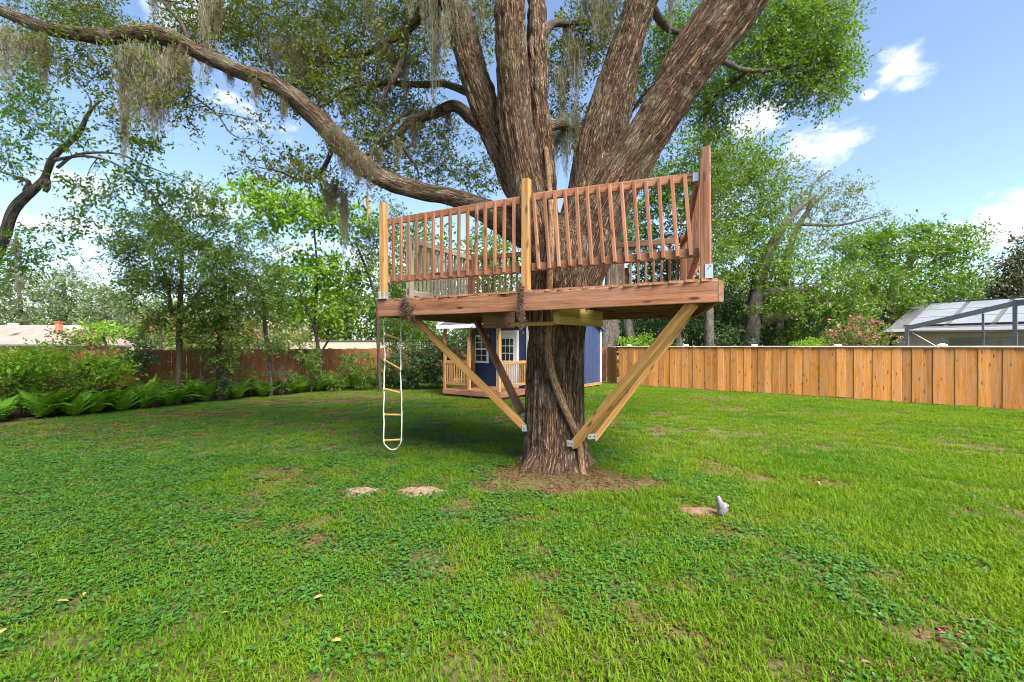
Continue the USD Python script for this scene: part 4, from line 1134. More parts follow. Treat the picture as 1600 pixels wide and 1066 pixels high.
# ---------------------------------------------------------------- shed
SH = thing('garden_shed', 'navy blue garden shed with white trim and a small wooden porch', 'shed', SHED_P + SHED_U * 1.15 + SHED_V * 3)
s_ = lambda u, v, z: SHED_P + SHED_U * u + SHED_V * v + np.array([0, 0, z])
W_, PD, LL, FL = 2.3, 1.5, 6.6, .26
EAVE, PITCH = 2.2, .40
# porch floor, fascia
for k in range(12):
    v0 = PD * (k + .5) / 12
    part(SH, 'porch_board', beam(s_(.02, v0, FL - .012), s_(W_ - .02, v0, FL - .012), PD / 12 - .006, .024), M['deck'])
part(SH, 'fascia_board', beam(s_(0, 0, .165), s_(W_, 0, .165), .035, .15), M['deck'])
part(SH, 'fascia_board', beam(s_(-.018, .0, .165), s_(-.018, PD, .165), .035, .15), M['deck'])
for u in (.3, 1.2, 2.0):
    part(SH, 'skid', beam(s_(u, .1, .045), s_(u, LL - .1, .045), .1, .09), M['deckdark'])
# walls
part(SH, 'wall', beam(s_(.0, PD + .04, (FL + EAVE) / 2), s_(W_, PD + .04, (FL + EAVE) / 2), .07, EAVE - FL + .3), M['navy'], label='front wall under the porch roof')
part(SH, 'wall', beam(s_(.035, PD + .08, 1.32), s_(.035, LL, 1.32), .07, 2.4), M['navy'])
part(SH, 'wall', beam(s_(W_ - .035, PD + .08, 1.32), s_(W_ - .035, LL, 1.32), .07, 2.4), M['navy'])
part(SH, 'wall', beam(s_(0, LL, 1.32), s_(W_, LL, 1.32), .07, 2.4), M['navy'])
for k in range(1, 17):
    v0 = PD + .08 + (LL - PD - .16) * k / 17
    part(SH, 'batten', beam(s_(-.004, v0, .15), s_(-.004, v0, 2.5), .012, .05, up=SHED_V), M['navy'])
for k in range(1, 8):
    u = W_ * k / 8
    if not (1.62 < u < 2.3 or .4 < u < 1.15):
        part(SH, 'batten', beam(s_(u, PD, FL + .02), s_(u, PD, EAVE), .012, .05, up=SHED_U), M['navy'])
for u, v in ((-.012, PD - .02), (-.012, LL + .02)):
    part(SH, 'corner_trim', beam(s_(u, v, .12), s_(u, v, 2.5), .09, .03, up=SHED_U), M['white'])
part(SH, 'corner_trim', beam(s_(.04, PD - .015, FL), s_(.04, PD - .015, EAVE), .03, .08, up=SHED_U), M['white'])
part(SH, 'corner_trim', beam(s_(1.27, PD - .012, FL), s_(1.27, PD - .012, EAVE), .02, .07, up=SHED_U), M['white'])
part(SH, 'sill_board', beam(s_(-.03, PD, .10), s_(-.03, LL, .10), .04, .10), M['deck'])
# door
dr = holder(SH, 'door')
d0, d1 = .43, 1.10
part(dr, 'door_leaf', beam(s_((d0 + d1) / 2, PD - .012, FL + .01), s_((d0 + d1) / 2, PD - .012, 2.02), .03, d1 - d0 - .1, up=SHED_U), M['white'])
for u in (d0, d1):
    part(dr, 'frame', beam(s_(u, PD - .022, FL), s_(u, PD - .022, 2.10), .045, .075, up=SHED_U), M['white'])
part(dr, 'frame', beam(s_(d0 + .04, PD - .022, 2.07), s_(d1 - .04, PD - .022, 2.07), .045, .085), M['white'])
for i in range(3):
    for j in range(3):
        u, z = d0 + .145 + .19 * (i + .5) * .66 / .66 * .88, 1.12 + .245 * (j + .5)
        part(dr, 'pane', beam(s_(u - .066, PD - .030, z), s_(u + .066, PD - .030, z), .006, .215), plain('dark_pane', (.02, .028, .03), rough=.06, var=.3, spec=.9) if 'pane' not in M else M['pane'])
        M.setdefault('pane', UsdShade.Material.Get(stage, '/World/Looks/dark_pane'))
part(dr, 'handle', tube([s_(d0 + .09, PD - .03, 1.08), s_(d0 + .09, PD - .08, 1.08), s_(d0 + .16, PD - .085, 1.08)], .014, 8), M['galv'])
# window
wn = holder(SH, 'window')
w0, w1, z0, z1 = 1.68, 2.25, 1.03, 1.98
for u in (w0, w1):
    part(wn, 'frame', beam(s_(u, PD - .02, z0), s_(u, PD - .02, z1), .04, .075, up=SHED_U), M['white'])
for z in (z0 + .03, z1 - .03):
    part(wn, 'frame', beam(s_(w0 - .03, PD - .024, z), s_(w1 + .03, PD - .024, z), .05, .07), M['white'])
part(wn, 'sash_bar', beam(s_(w0, PD - .02, (z0 + z1) / 2), s_(w1, PD - .02, (z0 + z1) / 2), .03, .05), M['white'])
for i in range(2):
    for j in range(4):
        uu, zz = (w1 - w0 - .08) / 2, (z1 - z0 - .17) / 4
        u = w0 + .04 + uu * (i + .5); z = z0 + .06 + zz * (j + .5) + (.05 if j > 1 else 0)
        part(wn, 'pane', beam(s_(u - uu * .46, PD - .012, z), s_(u + uu * .46, PD - .012, z), .008, zz * .90), M['pane'])
part(wn, 'sash_bar', beam(s_((w0 + w1) / 2, PD - .014, z0), s_((w0 + w1) / 2, PD - .014, z1), .02, .02, up=SHED_U), M['white'])
for z in (z0 + .26, z1 - .26):
    part(wn, 'sash_bar', beam(s_(w0, PD - .014, z), s_(w1, PD - .014, z), .02, .018), M['white'])
# porch posts and railings
for u, v in ((.045, .045), (1.22, .045), (W_ - .045, .045), (W_ - .045, PD - .1)):
    part(SH, 'porch_post', beam(s_(u, v, FL), s_(u, v, EAVE - .02), .09, .09, up=SHED_U, c=.006), M['post'])
part(SH, 'porch_post', beam(s_(.045, PD - .08, FL), s_(.045, PD - .08, 1.12), .06, .07, up=SHED_U, c=.006), M['post'])


def porch_rail(a_, b_, n):
    H = holder(SH, 'porch_railing')
    for z, hh in ((1.10, .09), (.42, .08)):
        part(H, 'rail', beam(a_ + [0, 0, z], b_ + [0, 0, z], .04, hh), M['post'])
    for t in np.linspace(.07, .93, n):
        c = lerp(a_, b_, t)
        part(H, 'baluster', beam(c + [0, 0, .44], c + [0, 0, 1.08], .03, .03, up=SHED_U), M['post'])


porch_rail(s_(1.26, .045, 0), s_(W_ - .09, .045, 0), 9)
porch_rail(s_(.045, .09, 0), s_(.045, PD - .1, 0), 11)
porch_rail(s_(W_ - .045, .09, 0), s_(W_ - .045, PD - .14, 0), 9)
# roof: two slopes, ridge along the front
ov = .14
rp_ = lambda u, v: s_(u, v, EAVE + PITCH * (v + ov if v < LL / 2 else LL - v + ov) + .06)
for va, vb in ((-ov, LL / 2), (LL + ov, LL / 2)):
    a_, b_, c_, d_ = rp_(-ov, va), rp_(W_ + ov, va), rp_(W_ + ov, vb), rp_(-ov, vb)
    v_ = np.array([a_, b_, c_, d_] + [x - [0, 0, .05] for x in (a_, b_, c_, d_)])
    part(SH, 'roof', (v_, np.array([(0, 1, 2, 3), (7, 6, 5, 4), (0, 4, 5, 1), (1, 5, 6, 2), (2, 6, 7, 3), (3, 7, 4, 0)])), M['shingle'])
part(SH, 'roof_trim', beam(rp_(-ov, -ov - .012) - [0, 0, .055], rp_(W_ + ov, -ov - .012) - [0, 0, .055], .024, .11), M['white'])
part(SH, 'roof_trim', beam(rp_(W_ + ov + .013, -ov) - [0, 0, .05], rp_(W_ + ov + .013, LL / 2) - [0, 0, .05], .024, .11), M['white'])
part(SH, 'roof_trim', beam(rp_(-ov - .013, -ov) - [0, 0, .05], rp_(-ov - .013, LL / 2) - [0, 0, .05], .024, .11), M['white'])

# ---------------------------------------------------------------- fences
def fence(name, label, a_, b_, pitch, htop, mm, cap=True, capmat='cap', posts_every=2.35, cap_posts=True, skew=0.0):
    a_, b_ = np.asarray(a_, float), np.asarray(b_, float)
    d = unit(b_ - a_); L = np.linalg.norm(b_ - a_); back = np.array([-d[1], d[0], 0])
    if back[1] < 0:
        back = -back
    T = thing(name, label, 'fence', a_, 'timber board fences round the garden')
    n = int(L / pitch)
    for k in range(n):
        c = a_ + d * (k + .5) * pitch
        off = (k % 2) * .013 + RG.uniform(0, .004)
        g = float(gz(c[0], c[1]))
        wd = pitch * (.965 if k % 2 else 1.03)
        part(T, 'board', beam(Z(c + back * off, g + RG.uniform(.015, .04)), Z(c + back * off + d * RG.uniform(-.006, .006), htop - (.045 if cap else .03) + (RG.uniform(-.006, .004) if cap else RG.uniform(-.02, .015))), .018, wd, up=d, c=.003), M[mm])
    for z in (.35, .95, htop - .16):
        part(T, 'rail', beam(Z(a_ + back * .07, z), Z(b_ + back * .07, z), .038, .085), M[mm])
    if cap:
        part(T, 'cap_rail', beam(Z(a_ + back * .02, htop - .018), Z(b_ + back * .02, htop - .018), .12, .036, c=.004), M[capmat])
    for s in np.arange(.4, L, posts_every):
        c = a_ + d * s + back * .14
        part(T, 'post', beam(Z(c, 0), Z(c, htop + .0), .09, .09, up=d), M[mm])
        if cap_posts:
            k_ = Z(c, htop + .001)
            r_ = .075
            v_ = np.array([k_ + [x * r_, y * r_, z] for z, q_ in ((0, 1), (.035, 1), (.06, .45)) for x, y in ((-q_, -q_), (q_, -q_), (q_, q_), (-q_, q_))])
            f_ = [(i + 4 * l, (i + 1) % 4 + 4 * l, (i + 1) % 4 + 4 * l + 4, i + 4 * l + 4) for l in range(2) for i in range(4)] + [(8, 9, 10, 11)]
            part(T, 'post_cap', (v_, np.array(f_)), M['pvc'])
    return T


fence('wooden_fence', 'long orange-brown board fence with a pale cap rail along the right of the lawn', FENCE_R0, FENCE_R1, .2185, 1.605, 'fence')
fence('wooden_fence', 'short end piece of fence beside the blue shed wall, boards facing the light', P(949, 600, 20.1) * [1, 1, 0], FENCE_R0 + [-.02, .06, 0], .16, 1.60, 'fence', cap_posts=False)
fence('wooden_fence', 'fence with shade darkened into its board colour between the shed and the orange right fence', FENCE_L1 + [.05, -.1, 0], P(950, 598, 20.2) * [1, 1, 0], .2, 1.60, 'fence2', cap=False, cap_posts=False)
fence('wooden_fence', 'reddish board fence, its colour darkened for shade, behind the ferns and young trees at the left', FENCE_L0, FENCE_L1, .2, 1.52, 'fence2', cap=False, cap_posts=False)

# ---------------------------------------------------------------- house with solar roof and pool cage, right
HR = thing('neighbour_house', 'neighbouring house with pale solar panels on a grey roof behind the right fence', 'house', (21.5, 22.5, 0))
ed = unit(np.array([2.4, -3.7, 0])); bk = np.array([.838, .545, 0])
h0 = np.array([20.4, 24.0, 0])
hp = lambda s, t, z: h0 + ed * s + bk * t + np.array([0, 0, z])
slope = lambda t: 2.42 + .36 * (t + .5)
for nm, t0, t1, z0_, z1_ in (('wall', 0, .12, -.2, 2.35),):
    part(HR, nm, beam(hp(0, .1, 1.1), hp(15, .1, 1.1), .2, 2.5), M['stucco'])
part(HR, 'wall', beam(hp(.1, .2, 1.1), hp(.1, 8, 1.1), .2, 2.5), M['stucco'])


def slab(parent, name, pts, th, mm):
    v_ = np.array(list(pts) + [np.asarray(x) - [0, 0, th] for x in pts])
    n = len(pts)
    f_ = [(0, i, i + 1) for i in range(1, n - 1)] + [(n, n + i + 1, n + i) for i in range(1, n - 1)]
    for i in range(n):
        j = (i + 1) % n
        f_ += [(i, n + i, n + j), (i, n + j, j)]
    return part(parent, name, (v_, np.array(f_)), mm)


slab(HR, 'roof', [hp(-.4, -.5, slope(-.5)), hp(15, -.5, slope(-.5)), hp(15, 4.0, slope(4)), hp(-.4, 4.0, slope(4))], .1, M['roofgrey'])
slab(HR, 'roof', [hp(-.4, 8.6, slope(-.5)), hp(-.4, 4.0, slope(4)), hp(15, 4.0, slope(4)), hp(15, 8.6, slope(-.5))], .1, M['roofgrey'])
part(HR, 'gutter', beam(hp(-.45, -.58, 2.40), hp(15, -.58, 2.40), .12, .13), M['white'])
part(HR, 'soffit', beam(hp(-.4, -.25, 2.30), hp(15, -.25, 2.30), .5, .03), M['bronze'])
for k in range(7):
    s0, s1 = .35 + k * 1.62, .35 + k * 1.62 + 1.42
    slab(HR, 'solar_panel', [hp(s0, .05, slope(.05) + .06), hp(s1, .05, slope(.05) + .06), hp(s1, 3.75, slope(3.75) + .06), hp(s0, 3.75, slope(3.75) + .06)], .03, M['solar'])
    for t in (1.3, 2.55):
        part(HR, 'panel_pipe', beam(hp(s0, t, slope(t) + .067), hp(s1, t, slope(t) + .067), .02, .012), M['roofgrey'])
for t in (.0, 3.82):
    part(HR, 'header_pipe', tube([hp(.2, t, slope(t) + .07), hp(12, t, slope(t) + .07)], .035, 8), M['black'])
PC = thing('pool_cage', 'dark grey aluminium pool screen frame standing in front of the neighbouring house', 'pool cage', (17, 16.5, 0))
q0 = P(1417, 541, 18.0) * [1, 1, 0]; q1 = P(1586, 541, 15.6) * [1, 1, 0]; q2 = P(1720, 541, 13.7) * [1, 1, 0]
zt = lambda p, py: EYE - (py - HY) / F * p[1]
part(PC, 'post', beam(q0, Z(q0, zt(q0, 511)), .11, .11, up=ed), M['bronze'])
part(PC, 'post', beam(q1, Z(q1, zt(q1, 469)), .11, .11, up=ed), M['bronze'])
part(PC, 'post', beam(q2, Z(q2, zt(q2, 450)), .11, .11, up=ed), M['bronze'])
part(PC, 'roof_beam', beam(Z(q0, zt(q0, 513)), Z(q1, zt(q1, 474)), .09, .17), M['bronze'])
part(PC, 'roof_beam', beam(Z(q1, zt(q1, 474)), Z(q2, zt(q2, 460)), .09, .2), M['bronze'])
part(PC, 'crossbar', beam(Z(q0, zt(q0, 518)), Z(q1, zt(q1, 517)), .05, .07), M['bronze'])
part(PC, 'crossbar', beam(Z(q1, zt(q1, 517)), Z(q2, zt(q2, 516)), .05, .07), M['bronze'])
qq = P(1536, 541, 16.3) * [1, 1, 0]
part(PC, 'upright', beam(Z(qq, zt(qq, 541)), Z(qq, zt(qq, 490)), .06, .06, up=ed), M['bronze'])
part(PC, 'brace_cable', tube([Z(q0, zt(q0, 515)), P(1470, 545, 17.2)], .012, 6), M['white'])
# wall of the lanai behind the screen
part(HR, 'window', beam(hp(2.0, -.02, 1.35), hp(4.6, -.02, 1.35), .04, 1.3), M['glass'])

# ---------------------------------------------------------------- far house at the left
HL = thing('far_house', 'low house with a pinkish shingle roof beyond the left fence', 'house', (-38, 40, 0))
ra, rb = P(-60, 508, 42), P(150, 508, 40); ea, eb = P(-60, 538, 37.5), P(128, 538, 36)
ra2, eb2 = P(-60, 541, 46), P(215, 540, 43)
slab(HL, 'roof', [ea, eb, rb, ra], .12, M['roofpink'])
slab(HL, 'roof', [eb, eb2, rb], .12, M['roofpink'])
v0 = P(-60, 541, 38.3); v1 = P(122, 541, 36.8); v2 = P(208, 541, 43.5)
part(HL, 'wall', beam(Z(v0, .6), Z(v1, .6), .2, 2.0), M['stucco'])
part(HL, 'wall', beam(Z(v1, .6), Z(v2, .6), .2, 2.0), M['stucco'])
part(HL, 'gutter', beam(ea - [0, .1, .08], eb - [0, .1, .08], .1, .14), M['bronze'])
c = P(92, 512, 38.5)
part(HL, 'chimney', beam(c - [0, 0, .3], c + [0, 0, .42], .36, .36, up=(1, 0, 0)), M['brick'])
part(HL, 'chimney_cap', beam(c + [0, 0, .42], c + [0, 0, .5], .48, .48, up=(1, 0, 0)), M['brick'])
for px, py, w in ((20, 508, .45), (123, 511, .40), (113, 512, .2)):
    c = P(px, py, 38.5)
    part(HL, 'roof_vent', beam(c - [0, 0, .25], c + [0, 0, .16], w, w, up=(1, 0, 0)), M['white'])
wr_ = catmull(np.array([P(-60, 488, 30), P(60, 491, 31), P(160, 493, 32), P(300, 494, 33)]), 24)
single('utility_wire', 'thin grey utility wire crossing before the far trees at the left', 'wire', tube(wr_, .010, 5)[:2], M['bolt'], loc=wr_[0])
HW = thing('white_wall', 'low white garden wall glimpsed beyond the left fence behind the young trees', 'wall', P(540, 560, 33) * [1, 1, 0])
part(HW, 'wall', beam(Z(P(440, 541, 34), 1.6), Z(P(690, 541, 31), 1.6), .2, .7), M['stucco'])
part(HW, 'coping', beam(Z(P(440, 541, 34), 1.98), Z(P(690, 541, 31), 1.98), .3, .06), M['roofgrey'])

# ---------------------------------------------------------------- trees
TL = 'young trees in the bed along the left fence'
small = dict(cr=.30, tip=.004)
tree('young_tree', 'young dark-leaved tree with a low forked trunk, largest in the left bed', [(277, 632, 12.4, 10), (280, 560, 12.4, 8.5), (280, 500, 12.4, 8), (284, 430, 12.4, 6), (284, 360, 12.4, 4)],
     [(270, 400, 95, 60, 12.3, 46), (235, 350, 65, 48, 12.2, 26), (320, 350, 60, 50, 12.4, 26), (215, 450, 55, 42, 12.2, 20), (310, 450, 55, 46, 12.4, 22), (190, 400, 36, 34, 12.0, 9), (300, 300, 40, 24, 12.3, 8), (250, 505, 40, 26, 12.3, 10), (310, 510, 34, 26, 12.5, 9)], .08, M['mid'], M['twig'], 101, TL, per_cluster=130,
     extra=[[(280, 505, 12.4, 7), (266, 480, 12.2, 5), (262, 440, 12.1, 4), (245, 400, 12, 3)], [(281, 500, 12.4, 6), (300, 470, 12.5, 5), (322, 440, 12.6, 3)]], aspect=.5)
tree('young_tree', 'dark slender young tree right beside the forked one', [(343, 628, 13.3, 8), (341, 570, 13.3, 7.5), (345, 500, 13.3, 7), (352, 430, 13.3, 5)],
     [(358, 400, 58, 66, 13.3, 36), (370, 470, 50, 46, 13.4, 22), (335, 480, 40, 50, 13.2, 16), (345, 540, 36, 36, 13.2, 14), (375, 520, 30, 26, 13.4, 9)], .08, M['mid'], M['twig'], 102, TL, per_cluster=130, aspect=.5)
tree('young_tree', 'thin bent young tree with a pale stem and a small round crown', [(424, 622, 14.6, 6), (421, 570, 14.6, 6), (414, 510, 14.6, 6), (412, 470, 14.5, 4), (398, 430, 14.4, 3)],
     [(440, 540, 26, 22, 14.6, 7), (415, 480, 34, 36, 14.5, 22), (400, 410, 48, 56, 14.4, 26), (425, 440, 40, 34, 14.5, 14)], .07, M['mid'], M['grey_bark'], 103, TL, per_cluster=120, aspect=.5)
tree('young_tree', 'tall thin tree with big bright lime leaves behind the bed', [(502, 612, 16.2, 6.5), (499, 560, 16.2, 6), (492, 500, 16.2, 5), (496, 430, 16.1, 4), (490, 350, 16, 3)],
     [(430, 330, 58, 36, 15.8, 22), (485, 330, 62, 36, 16, 24), (525, 420, 50, 44, 16.2, 20), (470, 425, 52, 38, 16, 20), (545, 352, 46, 44, 16.2, 15), (510, 480, 46, 30, 16.2, 12), (390, 300, 36, 18, 15.6, 8), (455, 480, 34, 24, 16, 8)], .15, M['lime'], M['twig'], 104, TL, per_cluster=66, aspect=.62, cr=.42, flat=.5,
     extra=[[(494, 520, 16.2, 5), (478, 480, 16, 4), (462, 440, 16, 3)], [(497, 560, 16.2, 4), (515, 530, 16.3, 3), (540, 510, 16.4, 2)]])
tree('young_tree', 'spindly dark tree just left of the platform corner', [(594, 606, 16.0, 6), (591, 540, 16, 6), (588, 470, 16, 5), (572, 420, 16, 4), (560, 390, 16, 3)],
     [(575, 372, 36, 46, 16, 16), (604, 345, 30, 36, 16, 12), (625, 420, 46, 60, 16.6, 22), (650, 370, 40, 46, 16.8, 14), (560, 440, 30, 36, 16, 8)], .085, M['mid'], M['twig'], 105, TL, per_cluster=130, aspect=.5)
tree('young_tree', 'small feathery lime sapling beyond the left fence', [(170, 590, 17, 4), (168, 550, 17, 4), (160, 524, 17, 3)], [(150, 515, 16, 8, 17, 6), (176, 520, 22, 8, 17, 7)], .16, M['lime'], M['twig'], 106, per_cluster=40, aspect=.4, cr=.3, flat=.35)
# the leaning grey tree at the left edge
tree('grey_tree', 'leaning grey-barked tree at the left edge with bright green leaves', [(-150, 680, 9.0, 30), (-60, 500, 9.0, 22), (0, 384, 8.8, 17), (24, 325, 8.7, 14), (66, 284, 8.6, 11), (84, 246, 8.5, 9), (122, 210, 8.4, 7), (138, 178, 8.3, 5), (158, 156, 8.2, 3)],
     [(28, 110, 50, 40, 8.6, 16), (60, 160, 62, 36, 8.5, 18), (20, 230, 40, 50, 8.6, 12), (100, 225, 40, 26, 8.4, 7), (150, 290, 62, 20, 8.2, 9), (230, 275, 45, 20, 8.0, 7), (60, 390, 60, 34, 8.8, 15), (20, 430, 40, 34, 8.9, 9), (115, 330, 40, 18, 8.5, 4), (210, 225, 36, 26, 8, 7), (280, 320, 34, 30, 8, 7), (190, 60, 46, 20, 9.4, 10), (110, 20, 60, 22, 9.4, 12), (130, 360, 30, 18, 8.6, 4), (40, 50, 40, 30, 9, 9)], .075, M['oakr'], M['grey_bark'], 110, per_cluster=66, aspect=.5, cr=.30,
     extra=[[(72, 274, 8.6, 9), (74, 290, 8.6, 8), (70, 300, 8.6, 6)], [(40, 300, 8.7, 8), (44, 284, 8.7, 6), (20, 275, 8.8, 4), (0, 268, 8.8, 3)], [(85, 250, 8.5, 6), (130, 244, 8.3, 4), (180, 256, 8.1, 3), (230, 296, 8, 2.5), (262, 340, 8, 2)], [(90, 262, 8.5, 5), (120, 242, 8.4, 4), (180, 240, 8.2, 3), (235, 262, 8, 2), (288, 282, 7.9, 1)], [(140, 176, 8.3, 4), (142, 160, 8.3, 3), (136, 146, 8.3, 2)]])
# far trees, left
FT = 'hazy trees far beyond the left fence'
for k, (lab, px, py, rx, ry, d, n, mm) in enumerate([
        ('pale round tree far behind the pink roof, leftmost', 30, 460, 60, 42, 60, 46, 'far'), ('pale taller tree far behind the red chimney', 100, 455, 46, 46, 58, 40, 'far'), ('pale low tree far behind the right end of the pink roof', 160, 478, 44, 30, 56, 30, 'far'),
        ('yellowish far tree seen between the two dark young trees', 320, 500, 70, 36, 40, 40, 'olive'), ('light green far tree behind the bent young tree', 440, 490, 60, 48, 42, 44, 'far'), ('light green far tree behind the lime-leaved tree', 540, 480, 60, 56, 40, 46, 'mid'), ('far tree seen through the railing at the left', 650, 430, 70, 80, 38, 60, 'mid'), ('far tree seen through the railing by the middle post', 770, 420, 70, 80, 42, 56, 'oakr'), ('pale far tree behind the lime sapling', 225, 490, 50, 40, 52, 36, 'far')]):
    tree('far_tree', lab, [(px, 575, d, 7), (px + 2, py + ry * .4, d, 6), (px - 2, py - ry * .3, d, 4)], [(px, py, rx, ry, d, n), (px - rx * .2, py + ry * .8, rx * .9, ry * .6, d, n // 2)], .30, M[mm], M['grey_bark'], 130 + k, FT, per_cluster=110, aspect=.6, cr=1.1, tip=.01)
for k, (lab, px, py, rx, ry, d, fm) in enumerate([('pink flowering shrub tree beyond the fence left of the forked young tree', 70 + 180, 505, 40, 22, 26, 'pink'), ('pale pink flowering tree between two dark young trees', 310, 500, 46, 34, 30, 'palepink'), ('pale pink flowering tree right of the dark slender tree', 400, 500, 44, 38, 29, 'palepink'), ('bright pink flowering shrub low behind the left fence', 370, 530, 36, 16, 25, 'pink'), ('orange pink flowering shrub below the pink roof', 140, 528, 26, 12, 27, 'pink'), ('whitish flowering shrub beyond the fence by the bent young tree', 450, 528, 40, 18, 24, 'palepink')]):
    tree('flowering_tree', lab, [(px, 585, d, 4), (px + 1, py + ry * .3, d, 3)], [(px, py, rx, ry, d, 34)], .13, M['olive'], M['twig'], 150 + k, 'flowering trees beyond the left fence', per_cluster=50, aspect=.5, cr=.5, flowers=(M[fm], .11, 11))
# right side, behind the fence
tree('spreading_oak', 'wide spreading oak behind the right fence with a forked trunk', [(1172, 600, 26, 28), (1174, 530, 26, 25), (1180, 470, 26, 22), (1190, 425, 26, 18), (1208, 380, 26, 14), (1240, 335, 26, 9), (1275, 305, 26, 5)],
     [(1150, 330, 60, 50, 26, 46), (1135, 400, 60, 50, 26, 44), (1190, 300, 50, 34, 26, 26), (1200, 360, 60, 40, 26, 34), (1180, 435, 60, 30, 26, 26), (1255, 430, 70, 34, 25.5, 34), (1290, 480, 80, 26, 25, 32), (1230, 480, 50, 20, 25.5, 16), (1340, 450, 60, 40, 25, 34), (1130, 270, 50, 34, 26, 30), (1175, 255, 40, 22, 26, 18), (1090, 300, 40, 50, 26, 22), (1340, 500, 40, 18, 24.5, 10)], .17, M['mid'], M['grey_bark'], 170, per_cluster=90, aspect=.5, cr=.75, flat=.55,
     extra=[[(1182, 468, 26, 15), (1215, 455, 25.8, 13), (1262, 452, 25.6, 9), (1300, 440, 25.4, 6)], [(1188, 500, 26, 13), (1225, 497, 25.8, 11), (1252, 486, 25.6, 8), (1280, 470, 25.5, 5)]])
tree('thin_crowned_tree', 'sparse tree with bare twigs and yellow-green tufts above the spreading oak', [(1215, 600, 29, 20), (1222, 470, 29, 16), (1236, 380, 29, 11), (1262, 330, 29, 7), (1290, 300, 29, 4)],
     [(1240, 330, 50, 30, 29, 32), (1290, 312, 40, 22, 29, 22), (1330, 292, 30, 16, 29, 12), (1262, 275, 40, 18, 29, 14), (1325, 335, 40, 20, 29, 14), (1270, 375, 60, 30, 29, 30), (1205, 260, 40, 24, 28, 18), (1330, 375, 40, 22, 29, 16), (1370, 330, 36, 18, 29, 3), (1380, 350, 24, 14, 29, 3)], .16, M['olive'], M['grey_bark'], 171, per_cluster=60, aspect=.4, cr=.7, flat=.4,
     extra=[[(1250, 350, 29, 6), (1310, 352, 29, 3.5), (1370, 338, 29, 2)], [(1262, 330, 29, 5), (1270, 290, 29, 3), (1296, 266, 29, 1.6)]], k0=.003, bare_twigs=[(1340, 345, 60, 26, 29, 60), (1290, 280, 40, 24, 29, 30), (1360, 375, 40, 16, 29, 30), (1375, 325, 26, 18, 29, 22)])
tree('bright_crowned_tree', 'bright green broad tree with layered foliage left of the solar roof', [(1385, 600, 27, 20), (1388, 500, 27, 16), (1400, 440, 27, 12), (1430, 400, 27, 8)],
     [(1352, 420, 56, 40, 27, 34), (1400, 395, 60, 30, 27, 32), (1430, 360, 40, 16, 27, 12), (1480, 372, 46, 26, 27, 24), (1430, 440, 70, 32, 26.5, 36), (1490, 420, 34, 40, 27, 22), (1440, 475, 66, 20, 26.5, 22), (1510, 365, 24, 12, 27, 6), (1375, 370, 30, 22, 27, 14), (1340, 390, 40, 26, 27, 18), (1505, 460, 30, 22, 27, 10), (1520, 400, 14, 20, 27, 4)], .19, M['oakr'], M['grey_bark'], 172, per_cluster=80, aspect=.5, cr=.75, flat=.45, extra=[[(1400, 440, 27, 8), (1440, 420, 27, 6), (1490, 390, 27, 4)], [(1392, 480, 27, 8), (1350, 440, 27, 6), (1330, 400, 27, 3)]])
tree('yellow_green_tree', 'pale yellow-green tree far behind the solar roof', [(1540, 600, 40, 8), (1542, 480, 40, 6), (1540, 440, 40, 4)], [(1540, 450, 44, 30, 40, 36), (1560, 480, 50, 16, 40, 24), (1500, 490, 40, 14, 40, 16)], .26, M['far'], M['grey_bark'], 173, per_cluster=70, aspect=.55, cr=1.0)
tree('rusty_tree', 'dark rusty-leaved evergreen tree at the right edge above the pool frame', [(1610, 600, 24, 12), (1606, 480, 24, 9), (1600, 420, 24, 5)], [(1590, 430, 28, 34, 24, 28), (1610, 400, 26, 30, 24, 20), (1580, 462, 24, 14, 24, 10), (1600, 385, 16, 14, 24, 5), (1640, 430, 30, 50, 24, 18)], .2, M['rust'], M['twig'], 174, per_cluster=60, aspect=.5, cr=.5)
tree('flowering_tree', 'pink flowering shrub tree rising over the right fence', [(1345, 600, 19, 8), (1345, 545, 19, 7), (1350, 525, 19, 5)], [(1345, 525, 42, 24, 19, 40), (1310, 528, 26, 20, 19, 16), (1380, 535, 26, 14, 19, 10), (1350, 505, 26, 8, 19, 8)], .10, M['olive'], M['twig'], 175, per_cluster=50, aspect=.5, cr=.32, flowers=(M['pink'], .085, 15))
WG = 'tall dark trees of the wood behind the right fence'
